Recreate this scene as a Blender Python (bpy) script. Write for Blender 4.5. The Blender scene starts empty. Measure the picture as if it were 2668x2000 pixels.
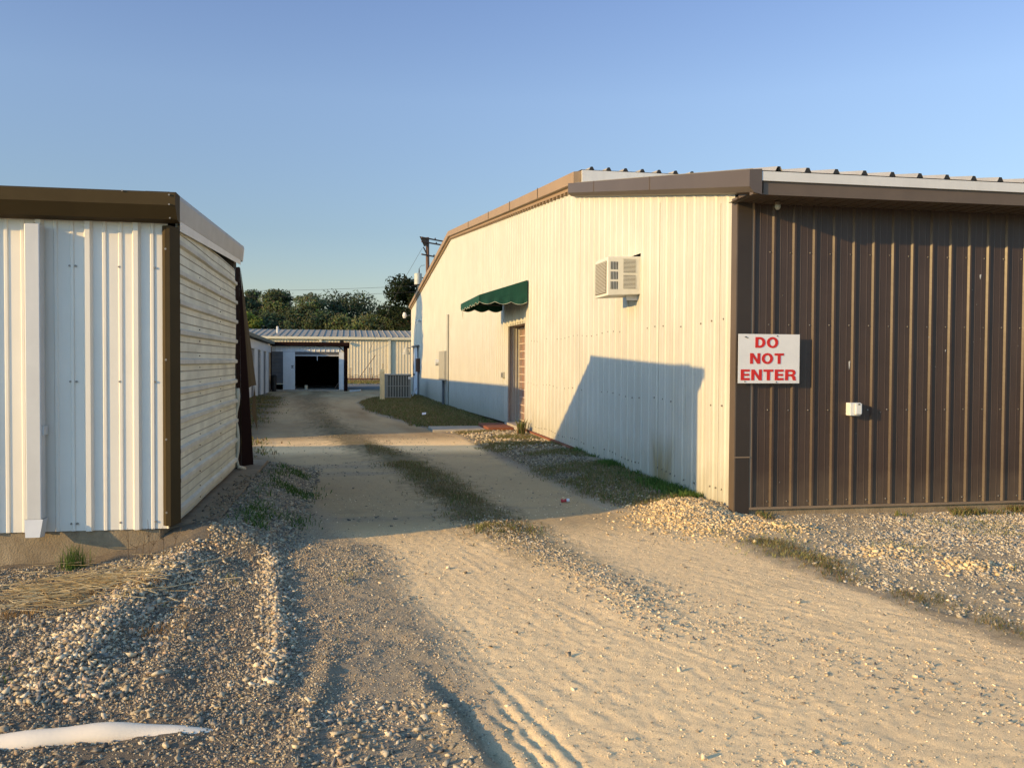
import bpy, bmesh, math, random
import numpy as np
from mathutils import Vector, Matrix
S = bpy.context.scene
COL = S.collection
RND = random.Random(7)
R = np.random.default_rng(11)
rad = math.radians

# ---------------------------------------------------------------- light and camera
F, HC = 2300.0, 1.6
PSI, PIT, ROL = math.atan(426/F), math.atan(58/F), rad(.32)
SUN_A, SUN_E = rad(20.5), rad(13.8)
def setup():
    fw = Vector((math.sin(PSI)*math.cos(PIT), math.cos(PSI)*math.cos(PIT), -math.sin(PIT)))
    r = Vector((math.cos(PSI), -math.sin(PSI), 0)); u = r.cross(fw)
    rr = r*math.cos(ROL)+u*math.sin(ROL); uu = u*math.cos(ROL)-r*math.sin(ROL)
    cd = bpy.data.cameras.new('camera'); cam = bpy.data.objects.new('camera', cd); COL.objects.link(cam)
    M = Matrix((rr, uu, -fw)).transposed().to_4x4(); M.translation = (0, 0, HC)
    cam.matrix_world = M
    cd.sensor_fit = 'HORIZONTAL'; cd.sensor_width = 36; cd.lens = 36*F/2668
    cd.clip_start = .05; cd.clip_end = 5000
    S.camera = cam
    w = bpy.data.worlds.new('World'); S.world = w; w.use_nodes = True
    nt = w.node_tree; nt.nodes.clear()
    sky = nt.nodes.new('ShaderNodeTexSky'); sky.sky_type = 'NISHITA'; sky.sun_disc = False
    sky.sun_elevation = SUN_E
    sky.sun_rotation = math.atan2(-math.cos(SUN_A), -math.sin(SUN_A))
    sky.altitude = 0; sky.air_density = SKY_AIR; sky.dust_density = SKY_DUST; sky.ozone_density = SKY_OZ
    bg = nt.nodes.new('ShaderNodeBackground'); bg.inputs[1].default_value = SKY_STR
    out = nt.nodes.new('ShaderNodeOutputWorld')
    wb = nt.nodes.new('ShaderNodeMix'); wb.data_type = 'RGBA'; wb.blend_type = 'MULTIPLY'; wb.inputs[0].default_value = 1; wb.clamp_result = False
    tc = nt.nodes.new('ShaderNodeTexCoord'); sz = nt.nodes.new('ShaderNodeSeparateXYZ'); nt.links.new(tc.outputs['Generated'], sz.inputs[0])
    rp = nt.nodes.new('ShaderNodeValToRGB'); cr = rp.color_ramp          # haze: evens out the bright band near the horizon
    for i, (p, c) in enumerate(SKY_RAMP):
        e = cr.elements[i] if i < 2 else cr.elements.new(p)
        e.position = p; e.color = (*c, 1)
    nt.links.new(sz.outputs[2], rp.inputs[0])
    g2 = nt.nodes.new('ShaderNodeMix'); g2.data_type = 'RGBA'; g2.blend_type = 'MULTIPLY'; g2.inputs[0].default_value = 1; g2.clamp_result = False
    g2.inputs[6].default_value = (*SKY_GAIN, 1); nt.links.new(rp.outputs[0], g2.inputs[7]); 
    vd = nt.nodes.new('ShaderNodeVectorMath'); vd.operation = 'DOT_PRODUCT'; vd.inputs[1].default_value = (-.62, -.70, .35); nt.links.new(tc.outputs['Generated'], vd.inputs[0])
    mr = nt.nodes.new('ShaderNodeMapRange'); mr.interpolation_type = 'SMOOTHSTEP'; mr.inputs[1].default_value = -.15; mr.inputs[2].default_value = .75
    nt.links.new(vd.outputs['Value'], mr.inputs[0])
    g3 = nt.nodes.new('ShaderNodeMix'); g3.data_type = 'RGBA'; g3.clamp_result = False; nt.links.new(mr.outputs[0], g3.inputs[0])
    g3.inputs[6].default_value = (1, 1, 1, 1); g3.inputs[7].default_value = (*SKY_FILL, 1)
    g4 = nt.nodes.new('ShaderNodeMix'); g4.data_type = 'RGBA'; g4.blend_type = 'MULTIPLY'; g4.inputs[0].default_value = 1; g4.clamp_result = False
    nt.links.new(g2.outputs[2], g4.inputs[6]); nt.links.new(g3.outputs[2], g4.inputs[7]); nt.links.new(g4.outputs[2], wb.inputs[7])
    nt.links.new(sky.outputs[0], wb.inputs[6]); nt.links.new(wb.outputs[2], bg.inputs[0]); nt.links.new(bg.outputs[0], out.inputs[0])
    ld = bpy.data.lights.new('sun', 'SUN'); ld.energy = SUN_STR; ld.angle = rad(.55); ld.color = SUN_COL
    lo = bpy.data.objects.new('sun', ld); COL.objects.link(lo)
    D = Vector((math.cos(SUN_A)*math.cos(SUN_E), math.sin(SUN_A)*math.cos(SUN_E), -math.sin(SUN_E)))
    lo.rotation_euler = D.to_track_quat('-Z', 'Y').to_euler(); lo.location = (-30, -12, 20)
    S.view_settings.view_transform = 'Standard'; S.view_settings.look = 'None'
    S.view_settings.exposure = 0; S.view_settings.gamma = 1
    S.render.engine = 'CYCLES'
    S.cycles.max_bounces = 6
SKY_AIR, SKY_DUST, SKY_OZ, SKY_STR = 1.15, .35, 2.2, .15
SKY_GAIN = (1.36, 1.43, 1.47)
SKY_FILL = (1.6, 1.95, 2.05)  # gain added to the unseen sky west and behind camera, fills shaded walls
SKY_RAMP = [(0, (.66, .62, .68)), (.14, (.70, .66, .73)), (.28, (.95, .84, .92)), (.46, (.88, .79, .97)), (.62, (1, 1, 1)), (1, (1, 1, 1))]
SUN_STR, SUN_COL = 6.4, (1.0, .655, .25)
setup()

# ---------------------------------------------------------------- materials
def srgb(r, g, b):
    f = lambda c: (c/255/12.92) if c/255 < .04045 else ((c/255+.055)/1.055)**2.4
    return (f(r), f(g), f(b))
def mat(name, col, rough=.55, var=.12, scale=3.0, streak=0.0, stretch=(1, 1, .08), bump=0.0, bscale=60, metal=0.0, spec=.4, dirt=None, dirtz=None, stain=None):
    m = bpy.data.materials.new(name); m.use_nodes = True
    nt = m.node_tree; N = nt.nodes; L = nt.links
    b = N['Principled BSDF']; b.inputs['Roughness'].default_value = rough; b.inputs['Metallic'].default_value = metal
    b.inputs['Specular IOR Level'].default_value = spec
    tc = N.new('ShaderNodeTexCoord')
    geo = N.new('ShaderNodeNewGeometry')
    n1 = N.new('ShaderNodeTexNoise'); n1.inputs['Scale'].default_value = scale; n1.inputs['Detail'].default_value = 6; n1.inputs['Roughness'].default_value = .65
    L.new(geo.outputs['Position'], n1.inputs['Vector'])
    mr = N.new('ShaderNodeMapRange'); mr.inputs[1].default_value = .3; mr.inputs[2].default_value = .7
    mr.inputs[3].default_value = 1-var; mr.inputs[4].default_value = 1+var*.6
    L.new(n1.outputs[0], mr.inputs[0])
    mx = N.new('ShaderNodeMix'); mx.data_type = 'RGBA'; mx.blend_type = 'MULTIPLY'; mx.inputs[0].default_value = 1
    mx.inputs[6].default_value = (*col, 1); L.new(mr.outputs[0], mx.inputs[7])
    last = mx.outputs[2]
    if streak:
        mp = N.new('ShaderNodeMapping'); mp.inputs['Scale'].default_value = stretch
        L.new(geo.outputs['Position'], mp.inputs[0])
        n2 = N.new('ShaderNodeTexNoise'); n2.inputs['Scale'].default_value = 9; n2.inputs['Detail'].default_value = 5
        L.new(mp.outputs[0], n2.inputs['Vector'])
        m2 = N.new('ShaderNodeMapRange'); m2.inputs[1].default_value = .45; m2.inputs[2].default_value = .75
        m2.inputs[3].default_value = 0; m2.inputs[4].default_value = streak
        L.new(n2.outputs[0], m2.inputs[0])
        x2 = N.new('ShaderNodeMix'); x2.data_type = 'RGBA'
        L.new(m2.outputs[0], x2.inputs[0]); L.new(last, x2.inputs[6])
        dc = dirt or tuple(c*.55 for c in col)
        x2.inputs[7].default_value = (*dc, 1); last = x2.outputs[2]
    if dirtz:      # grime rising from the bottom edge: (z low, z high, amount, colour)
        sx = N.new('ShaderNodeSeparateXYZ'); L.new(geo.outputs['Position'], sx.inputs[0])
        n3 = N.new('ShaderNodeTexNoise'); n3.inputs['Scale'].default_value = 4; n3.inputs['Detail'].default_value = 6
        L.new(geo.outputs['Position'], n3.inputs['Vector'])
        ad = N.new('ShaderNodeMath'); ad.operation = 'MULTIPLY_ADD'; L.new(n3.outputs[0], ad.inputs[0]); ad.inputs[1].default_value = -(dirtz[1]-dirtz[0])*1.2
        L.new(sx.outputs[2], ad.inputs[2])
        m3 = N.new('ShaderNodeMapRange'); m3.inputs[1].default_value = dirtz[0]-(dirtz[1]-dirtz[0])*.6; m3.inputs[2].default_value = dirtz[1]-(dirtz[1]-dirtz[0])*.6
        m3.inputs[3].default_value = dirtz[2]; m3.inputs[4].default_value = 0
        L.new(ad.outputs[0], m3.inputs[0])
        x3 = N.new('ShaderNodeMix'); x3.data_type = 'RGBA'; L.new(m3.outputs[0], x3.inputs[0]); L.new(last, x3.inputs[6])
        x3.inputs[7].default_value = (*dirtz[3], 1); last = x3.outputs[2]
    if stain:      # run-off stain: (y centre, half width, z top, amount, colour)
        s2 = N.new('ShaderNodeSeparateXYZ'); L.new(geo.outputs['Position'], s2.inputs[0])
        def mth(op, a, b_):
            q = N.new('ShaderNodeMath'); q.operation = op
            for i_, v_ in enumerate((a, b_)):
                if isinstance(v_, (int, float)): q.inputs[i_].default_value = v_
                else: L.new(v_, q.inputs[i_])
            return q.outputs[0]
        n4 = N.new('ShaderNodeTexNoise'); n4.inputs['Scale'].default_value = 7; n4.inputs['Detail'].default_value = 5
        mp4 = N.new('ShaderNodeMapping'); mp4.inputs['Scale'].default_value = (1, 1, .25); L.new(geo.outputs['Position'], mp4.inputs[0]); L.new(mp4.outputs[0], n4.inputs['Vector'])
        dy = mth('ABSOLUTE', mth('SUBTRACT', s2.outputs[1], stain[0]), 0)
        fy = mth('SUBTRACT', 1, mth('DIVIDE', dy, stain[1])); fz = mth('SUBTRACT', 1, mth('DIVIDE', s2.outputs[2], stain[2]))
        f_ = mth('MULTIPLY', mth('MINIMUM', mth('MAXIMUM', fy, 0), mth('MAXIMUM', fz, 0)), mth('MULTIPLY', n4.outputs[0], stain[3]*4))
        x4 = N.new('ShaderNodeMix'); x4.data_type = 'RGBA'; L.new(mth('MINIMUM', f_, .85), x4.inputs[0]); L.new(last, x4.inputs[6]); x4.inputs[7].default_value = (*stain[4], 1); last = x4.outputs[2]
    L.new(last, b.inputs['Base Color'])
    if bump:
        nb = N.new('ShaderNodeTexNoise'); nb.inputs['Scale'].default_value = bscale; nb.inputs['Detail'].default_value = 4
        L.new(geo.outputs['Position'], nb.inputs['Vector'])
        bp = N.new('ShaderNodeBump'); bp.inputs['Strength'].default_value = bump; bp.inputs['Distance'].default_value = .02
        L.new(nb.outputs[0], bp.inputs['Height']); L.new(bp.outputs[0], b.inputs['Normal'])
    return m
def attr_mat(name, rough=.9, noise=0.0, nscale=40, bump=0.0, bscale=120, spec=.2, trans=0.0):
    m = bpy.data.materials.new(name); m.use_nodes = True
    nt = m.node_tree; N = nt.nodes; L = nt.links; b = N['Principled BSDF']
    b.inputs['Roughness'].default_value = rough; b.inputs['Specular IOR Level'].default_value = spec
    a = N.new('ShaderNodeAttribute'); a.attribute_name = 'tint'; last = a.outputs[0]
    geo = N.new('ShaderNodeNewGeometry')
    if noise:
        n = N.new('ShaderNodeTexNoise'); n.inputs['Scale'].default_value = nscale; n.inputs['Detail'].default_value = 8; n.inputs['Roughness'].default_value = .7
        L.new(geo.outputs['Position'], n.inputs['Vector'])
        mr = N.new('ShaderNodeMapRange'); mr.inputs[1].default_value = .3; mr.inputs[2].default_value = .7; mr.inputs[3].default_value = 1-noise; mr.inputs[4].default_value = 1+noise
        L.new(n.outputs[0], mr.inputs[0])
        mx = N.new('ShaderNodeMix'); mx.data_type = 'RGBA'; mx.blend_type = 'MULTIPLY'; mx.inputs[0].default_value = 1
        L.new(last, mx.inputs[6]); L.new(mr.outputs[0], mx.inputs[7]); last = mx.outputs[2]
    L.new(last, b.inputs['Base Color'])
    if bump:
        nb = N.new('ShaderNodeTexNoise'); nb.inputs['Scale'].default_value = bscale; nb.inputs['Detail'].default_value = 8; nb.inputs['Roughness'].default_value = .75
        L.new(geo.outputs['Position'], nb.inputs['Vector'])
        bp = N.new('ShaderNodeBump'); bp.inputs['Strength'].default_value = bump; bp.inputs['Distance'].default_value = .03
        L.new(nb.outputs[0], bp.inputs['Height']); L.new(bp.outputs[0], b.inputs['Normal'])
    if trans:
        out = N['Material Output']; t = N.new('ShaderNodeBsdfTranslucent'); L.new(last, t.inputs[0])
        ms = N.new('ShaderNodeMixShader'); ms.inputs[0].default_value = trans
        L.new(b.outputs[0], ms.inputs[1]); L.new(t.outputs[0], ms.inputs[2]); L.new(ms.outputs[0], out.inputs[0])
    return m

CREAM = (.49, .475, .405)
M = {}
M['cream'] = mat('cream painted steel', CREAM, .42, .09, 1.1, streak=.34, dirt=(.40, .37, .27), bump=.22, bscale=1.7, dirtz=(.0, .6, .5, (.30, .27, .17)), stain=(10.75, .5, .75, .6, (.24, .19, .085)))
M['cream_left'] = mat('ivory painted steel', (.70, .665, .58), .42, .05, 1.5, streak=.16, dirt=(.45, .43, .37))
M['cream_side'] = mat('weathered ivory steel', (.70, .68, .54), .8, .2, 2.2, streak=.35, stretch=(1, .25, 1), dirt=(.36, .34, .25), dirtz=(.2, .9, .5, (.34, .31, .20)))
M['gutter_white'] = mat('white gutter paint', (.55, .55, .53), .4, .06, 3, streak=.15)
M['brown'] = mat('dark brown steel', (.050, .032, .024), .36, .16, 2, streak=.22, dirt=(.085, .062, .048), spec=.36, bump=.18, bscale=2.6, dirtz=(.05, .5, .4, (.15, .115, .075)))
M['brown_trim'] = mat('brown trim steel', (.105, .078, .055), .45, .12, 2.5, streak=.12)
M['olive_trim'] = mat('olive brown trim steel', (.056, .040, .018), .75, .12, 2.5, streak=.12, spec=.12)
M['tan_trim'] = mat('tan brown trim steel', (.20, .145, .095), .45, .1, 2.5, streak=.1)
M['darkvoid'] = mat('dark unlit interior', (.012, .011, .01), .9, .2, 3)  # near-black colour stands in for unlit space behind openings
M['concrete'] = mat('weathered concrete', (.26, .205, .13), .9, .32, 4, streak=.5, stretch=(1, 1, .6), dirt=(.13, .085, .045), bump=.35, bscale=70)
M['concrete_grey'] = mat('grey concrete', (.36, .32, .25), .9, .22, 4, bump=.35, bscale=70)
M['brick'] = mat('rust red brick', (.22, .075, .035), .9, .3, 14, bump=.4, bscale=60)
M['roofmetal'] = mat('galvanised roof steel', (.42, .41, .38), .4, .12, 2, metal=.35)
M['roofgrey'] = mat('weathered grey roof steel', (.33, .30, .245), .75, .15, 1.5, streak=.2, spec=.15)
M['roofdark'] = mat('dark green grey roof steel', (.075, .085, .065), .6, .2, 2)
M['green'] = mat('green awning canvas', (.003, .050, .032), .9, .22, 3, streak=.3, dirt=(.02, .075, .055), bump=.5, bscale=9)
M['greentrim'] = mat('pale awning edge binding', (.55, .55, .42), .8, .1, 5)
M['acbeige'] = mat('beige appliance plastic', (.60, .58, .49), .5, .07, 6)
M['acgrille'] = mat('beige grey condenser fins', (.14, .12, .085), .6, .2, 25)
M['dark'] = mat('near black plastic', (.02, .019, .017), .6, .2, 10)
M['condenser'] = mat('grey painted condenser steel', (.27, .27, .23), .55, .18, 5, streak=.3)
M['condenser_coil'] = mat('dark condenser coil', (.075, .08, .065), .6, .3, 30)
M['post_cream'] = mat('cream painted wood', (.80, .60, .30), .8, .15, 5, streak=.25)
M['redgate'] = mat('red oxide painted door', (.17, .035, .02), .6, .25, 6)
M['gatebar'] = mat('pale painted gate bars', (.55, .43, .32), .6, .12, 8)
M['jamb'] = mat('grey ribbed jamb steel', (.36, .35, .29), .5, .1, 4, streak=.2)
M['signwhite'] = mat('white enamelled sign plate', (.62, .62, .60), .4, .05, 4)
M['signred'] = mat('red sign lettering', (.50, .018, .012), .5, .12, 10)
M['screw'] = mat('zinc screw heads', (.26, .24, .21), .5, .15, 20, metal=.5)
M['plasticwhite'] = mat('white outlet box plastic', (.62, .62, .58), .45, .05, 10)
M['boxgrey'] = mat('grey meter box steel', (.36, .35, .29), .5, .1, 5, streak=.15)
M['pipegrey'] = mat('grey conduit', (.12, .12, .12), .5, .15, 5)
M['whitewall'] = mat('white painted board', (.60, .62, .62), .55, .06, 3, streak=.12)
M['rolldoor'] = mat('grey roll-up door steel', (.13, .13, .13), .5, .15, 3)
M['maroon'] = mat('dark maroon steel', (.017, .008, .007), .9, .2, 3, spec=.06)
M['tanwall'] = mat('tan ribbed steel', (.60, .52, .36), .5, .07, .6, streak=.12)
M['tangutter'] = mat('cream gutter paint', (.62, .56, .40), .5, .07, 1)
M['wood'] = mat('weathered creosoted wood', (.13, .072, .045), .9, .3, 3, streak=.4, stretch=(4, 4, .2), bump=.4, bscale=40)
M['wire'] = mat('black wire', (.02, .02, .022), .6, .1, 3)
M['tank'] = mat('pale grey transformer tank', (.42, .44, .40), .5, .12, 4)
M['porcelain'] = mat('brown porcelain', (.05, .03, .025), .3, .1, 5)
M['rust'] = mat('rusty steel', (.11, .05, .028), .85, .3, 12)
M['pvc'] = mat('white plastic pipe', (.80, .68, .52), .4, .06, 6, streak=.12, stretch=(.3, 1, 1), dirt=(.5, .42, .3), bump=.04)
M['canred'] = mat('red and white printed can', (.42, .03, .03), .3, .4, 30)
M['canwhite'] = mat('bare white can end', (.6, .6, .62), .35, .1, 10)
M['foam'] = mat('cream expanding foam', (.52, .49, .38), .9, .15, 20, bump=.5, bscale=50)
M['bark'] = mat('pine bark', (.085, .06, .045), .95, .3, 3)
M['leaf'] = attr_mat('tree foliage', .9, 0, trans=.5, spec=.05)
M['blade'] = attr_mat('grass blades', .8, 0, trans=.3)
M['stone'] = attr_mat('crushed stone', .9, .25, 60)
M['ground'] = attr_mat('bare ground', .95, .28, 75, bump=.8, bscale=110)
M['drive'] = attr_mat('sandy driveway', .95, .26, 130, bump=.6, bscale=150)

# ---------------------------------------------------------------- object helpers
def link(o): COL.objects.link(o); return o
def thing(name, label, cat, loc=(0, 0, 0), group=None):
    o = bpy.data.objects.new(name, None); o.empty_display_size = .2; o.location = loc
    o['label'] = label; o['category'] = cat
    if group: o['group'] = group
    return link(o)
def tag(o, label=None, cat=None, group=None, kind=None):
    for k, v in (('label', label), ('category', cat), ('group', group), ('kind', kind)):
        if v: o[k] = v
    return o
def base_of(o):
    v = Vector((0, 0, 0))
    while o is not None: v = v+o.location; o = o.parent
    return v
class MB:
    def __init__(s): s.v = []; s.f = []; s.k = []; s.mi = 0
    def add(s, vs, fs):
        n = len(s.v); s.v += [tuple(p) for p in vs]; s.f += [tuple(i+n for i in f) for f in fs]; s.k += [s.mi]*len(fs); return s
    def use(s, i): s.mi = i; return s
    def box(s, x0, x1, y0, y1, z0, z1):
        return s.add([(x0,y0,z0),(x1,y0,z0),(x1,y1,z0),(x0,y1,z0),(x0,y0,z1),(x1,y0,z1),(x1,y1,z1),(x0,y1,z1)],
                     [(0,3,2,1),(4,5,6,7),(0,1,5,4),(1,2,6,5),(2,3,7,6),(3,0,4,7)])
    def poly(s, pts): return s.add(pts, [tuple(range(len(pts)))])
    def extrude(s, pts, vec):     # closed prism from polygon pts along vec
        n = len(pts); q = [tuple(Vector(p)+Vector(vec)) for p in pts]
        return s.add(list(pts)+q, [tuple(range(n))[::-1], tuple(range(n, 2*n))]+[(i, (i+1) % n, n+(i+1) % n, n+i) for i in range(n)])
    def tube(s, pts, r, n=8, caps=True):
        pts = [Vector(p) for p in pts]; rs = r if isinstance(r, (list, tuple)) else [r]*len(pts)
        vs, fs = [], []
        for i, p in enumerate(pts):
            t = (pts[min(i+1, len(pts)-1)]-pts[max(i-1, 0)]).normalized()
            a = t.cross(Vector((0, 0, 1)) if abs(t.z) < .9 else Vector((1, 0, 0))).normalized(); b = t.cross(a)
            for k in range(n):
                th = 2*math.pi*k/n; vs.append(p+(a*math.cos(th)+b*math.sin(th))*rs[i])
        for i in range(len(pts)-1):
            for k in range(n): fs.append((i*n+k, i*n+(k+1) % n, (i+1)*n+(k+1) % n, (i+1)*n+k))
        if caps: fs += [tuple(range(n))[::-1], tuple((len(pts)-1)*n+k for k in range(n))]
        return s.add(vs, fs)
    def bar(s, a, b, w, h=None):   # rectangular bar from a to b
        a, b = Vector(a), Vector(b); t = (b-a).normalized(); h = h or w
        u = t.cross(Vector((0, 0, 1)) if abs(t.z) < .9 else Vector((0, 1, 0))).normalized(); v = t.cross(u)
        c = [(-1,-1),(1,-1),(1,1),(-1,1)]
        vs = [a+u*i*w/2+v*j*h/2 for i, j in c]+[b+u*i*w/2+v*j*h/2 for i, j in c]
        return s.add(vs, [(3,2,1,0),(4,5,6,7)]+[(i, (i+1) % 4, 4+(i+1) % 4, 4+i) for i in range(4)])
    def build(s, name, m, parent=None, smooth=False, bevel=0):
        me = bpy.data.meshes.new(name); off = base_of(parent) if parent else Vector((0, 0, 0))
        me.from_pydata([(p[0]-off.x, p[1]-off.y, p[2]-off.z) for p in s.v], [], s.f)
        bm = bmesh.new(); bm.from_mesh(me); bmesh.ops.recalc_face_normals(bm, faces=bm.faces); bm.to_mesh(me); bm.free()
        for q in (m if isinstance(m, (list, tuple)) else [m]): me.materials.append(q if not isinstance(q, str) else M[q])
        if any(s.k): me.polygons.foreach_set('material_index', s.k)
        if smooth: me.polygons.foreach_set('use_smooth', [True]*len(me.polygons))
        o = bpy.data.objects.new(name, me); o.parent = parent; link(o)
        if bevel:
            md = o.modifiers.new('bevel', 'BEVEL'); md.width = bevel; md.segments = 2; md.limit_method = 'ANGLE'
        return o
def profile(u0, u1, pitch, ribs, phase=0.0):
    pts = []
    k0 = int(math.floor((u0-phase)/pitch))-1
    for k in range(k0, int((u1-phase)/pitch)+2):
        for off, bw, tw, h in ribs:
            c = phase+k*pitch+off
            for du, d in ((-bw/2, 0), (-tw/2, h), (tw/2, h), (bw/2, 0)):
                pts.append((c+du, d))
    pts = sorted(pts)
    us = [p[0] for p in pts]; ds = [p[1] for p in pts]
    f = lambda u: float(np.interp(u, us, ds))
    out = [(u0, f(u0))]+[p for p in pts if u0 < p[0] < u1]+[(u1, f(u1))]
    return out
def sheet(mb, prof, pos, lo, hi, breaks=()):
    """ribbed sheet: prof (u, d) along the wall, lo(u)/hi(u) its ends, pos(u, d, t) -> point"""
    us = [p[0] for p in prof]; ds = [p[1] for p in prof]
    pts = list(prof)+[(b, float(np.interp(b, us, ds))) for b in breaks if us[0] < b < us[-1]]
    pts.sort()
    vs = []; fs = []
    for u, d in pts: vs += [pos(u, d, lo(u)), pos(u, d, hi(u))]
    for i in range(len(pts)-1): fs.append((2*i, 2*i+2, 2*i+3, 2*i+1))
    return mb.add(vs, fs)
RP = [(0, .062, .03, .030), (.1, .034, .016, .006), (.2, .034, .016, .006)]       # 12 inch panel
def np_mesh(name, verts, faces_flat, fsize, m, tint=None, smooth=False):
    me = bpy.data.meshes.new(name); nv = len(verts); nf = len(faces_flat)//fsize
    me.vertices.add(nv); me.vertices.foreach_set('co', np.asarray(verts, np.float32).ravel())
    me.loops.add(nf*fsize); me.loops.foreach_set('vertex_index', np.asarray(faces_flat, np.int32))
    me.polygons.add(nf); me.polygons.foreach_set('loop_start', np.arange(nf, dtype=np.int32)*fsize)
    if smooth: me.polygons.foreach_set('use_smooth', np.ones(nf, bool))
    me.update(calc_edges=True)
    if tint is not None:
        a = me.color_attributes.new('tint', 'FLOAT_COLOR', 'POINT')
        c = np.ones((nv, 4), np.float32); c[:, :3] = tint; a.data.foreach_set('color', c.ravel())
    me.materials.append(m)
    return link(bpy.data.objects.new(name, me))

# ---------------------------------------------------------------- noise
TAB = np.random.default_rng(3).random((256, 256))
def vnoise(x, y):
    xi = np.floor(x).astype(int); yi = np.floor(y).astype(int); fx = x-xi; fy = y-yi
    fx = fx*fx*(3-2*fx); fy = fy*fy*(3-2*fy)
    g = lambda a, b: TAB[a & 255, b & 255]
    return (g(xi, yi)*(1-fx)+g(xi+1, yi)*fx)*(1-fy)+(g(xi, yi+1)*(1-fx)+g(xi+1, yi+1)*fx)*fy
def fbm(x, y, oct=4, gain=.5):
    s = 0; a = 1; t = 0
    for k in range(oct): s = s+a*vnoise(x*2**k+17.3*k, y*2**k-9.1*k); t += a; a *= gain
    return s/t-.5
def sm(a, b, x): t = np.clip((x-a)/(b-a), 0, 1); return t*t*(3-2*t)

# ---------------------------------------------------------------- ground shape
LY = np.array([2, 3.4, 4.64, 6.1, 7.7, 8.1, 9.6, 12.1, 15.7, 19.3, 25, 45, 52, 60, 70]); LX = np.array([.6, .58, .51, .33, .2, -.09, -.35, -.75, -1.6, -2.05, -2.4, -3.3, -4.6, -6, -9])
RY = np.array([2, 4.3, 5.1, 6.5, 7.6, 8.6, 9.1, 9.9, 12, 15.9, 19.3, 21, 22.5, 27, 32, 40, 46, 52, 60]); RX = np.array([3.95, 3.74, 3.66, 3.45, 3.43, 3.1, 2.82, 2.75, 2.6, 2.4, 2.4, 2.1, 1.75, 1.1, .57, .34, 1.2, 4.5, 9])
CY = np.array([3, 4.9, 5.7, 6.6, 7.9, 8.5, 10.2, 12.3, 14.8, 17.7, 22, 27.7, 45]); CX = np.array([1.85, 1.88, 1.9, 1.74, 1.52, 1.42, 1.28, 1.1, .77, .16, -.35, -.9, -1.9])
GY = np.array([-60, 15, 25, 35, 50, 60, 900]); GZ = np.array([0, 0, -.085, -.19, -.33, -.36, -.36])
def lx(y): return np.interp(y, LY, LX)
def rx(y): return np.interp(y, RY, RX)
def cx(y): return np.interp(y, CY, CX)
def masks(x, y):
    wob = fbm(x*1.3, y*1.3, 4)*.55
    wl = .12+.02*np.clip(y, 0, 20)
    left = sm(-wl, wl, x-lx(y)+wob*.6); right = sm(-.12, .12, rx(y)-x+wob*.5)
    sand = left*right
    cw = .2+.014*np.clip(y, 0, 26)
    c = np.exp(-((x-cx(y)+wob*.3)/cw)**2)*sm(4.3, 7, y)*(1-.55*sm(18, 26, y))
    return sand, c, wob
def ridge(x, y, ay, ax, h, w, y0, y1, asym=1.0):
    d = x-np.interp(y, ay, ax); ww = np.where(d > 0, w*asym, w)
    return h*np.exp(-(d/ww)**2)*sm(y0-.5, y0+.3, y)*(1-sm(y1-.3, y1+.5, y))
def hmac(x, y):
    z = np.interp(y, GY, GZ)
    sand, c, wob = masks(x, y)
    z = z+.03*c-.02*sand*sm(3, 5, y)
    near = 1-sm(14, 24, y)
    # gravel berm against the left slab and the ridges running on from it
    berm = sm(-.45, -.95, x)*sm(7.35, 7.75, y+.25*(x+1.2))*(1-sm(12.5, 14, y))
    z = z+.17*berm
    z = z+ridge(x, y, [3, 5, 6.4, 7.8], [-1.55, -1.42, -1.36, -1.2], .075, .17, 4.9, 7.9, 1.1)
    z = z+ridge(x, y, [3, 5.1, 6.3, 7.6], [-.3, -.38, -.5, -.64], .026, .06, 4.6, 7.4)
    z = z+ridge(x, y, [3, 5.1, 7.6], [-.85, -.95, -.98], .022, .12, 4.3, 7.2)
    z = z+ridge(x, y, [3, 3.8, 4.7], [-.26, -.2, -.1], .02, .06, 3.5, 4.9)
    z = z-.05*sm(-1.5, -2.2, x)*sm(5.8, 7.2, y)*near
    # bank of piled gravel at the brown corner
    z = z+.13*np.exp(-(((x-3.55)/.42)**2+((y-8.75)/.5)**2))+.05*np.exp(-(((x-4.1)/.3)**2+((y-7.75)/.3)**2))
    z = z+.05*np.exp(-(((x-4.45)/.25)**2+((y-6.7)/.2)**2))+.045*np.exp(-(((x-4.8)/.25)**2+((y-6.1)/.2)**2))
    z = z+.06*sm(.1, .9, x-rx(y))*(1-sm(20, 26, y))*near*sm(8.4, 9.5, y)
    # wheel rut with lugs beside it at the near edge of the sand
    rut = np.interp(y, [2.5, 3.4, 4.35, 5.2], [.74, .62, .46, .33])
    k = (1-sm(4.0, 4.6, y))
    rw = .03*fbm(x*2, y*7, 3); ed = .6+.8*vnoise(x*9, y*14)
    z = z-.028*np.exp(-((x-rut+rw)/.04)**2)*k*ed+.026*np.exp(-((x-rut+.1+rw)/.06)**2)*k*ed
    for i, o in enumerate((.13, .2, .29)):
        z = z-(.017-.003*i)*np.exp(-((x-rut-o-.03*fbm(x*3, y*9, 3))/.02)**2)*(1-sm(3.6+.15*i, 4.3+.1*i, y))*(.35+1.1*vnoise(x*15+7*i, y*22))
    return z
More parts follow.
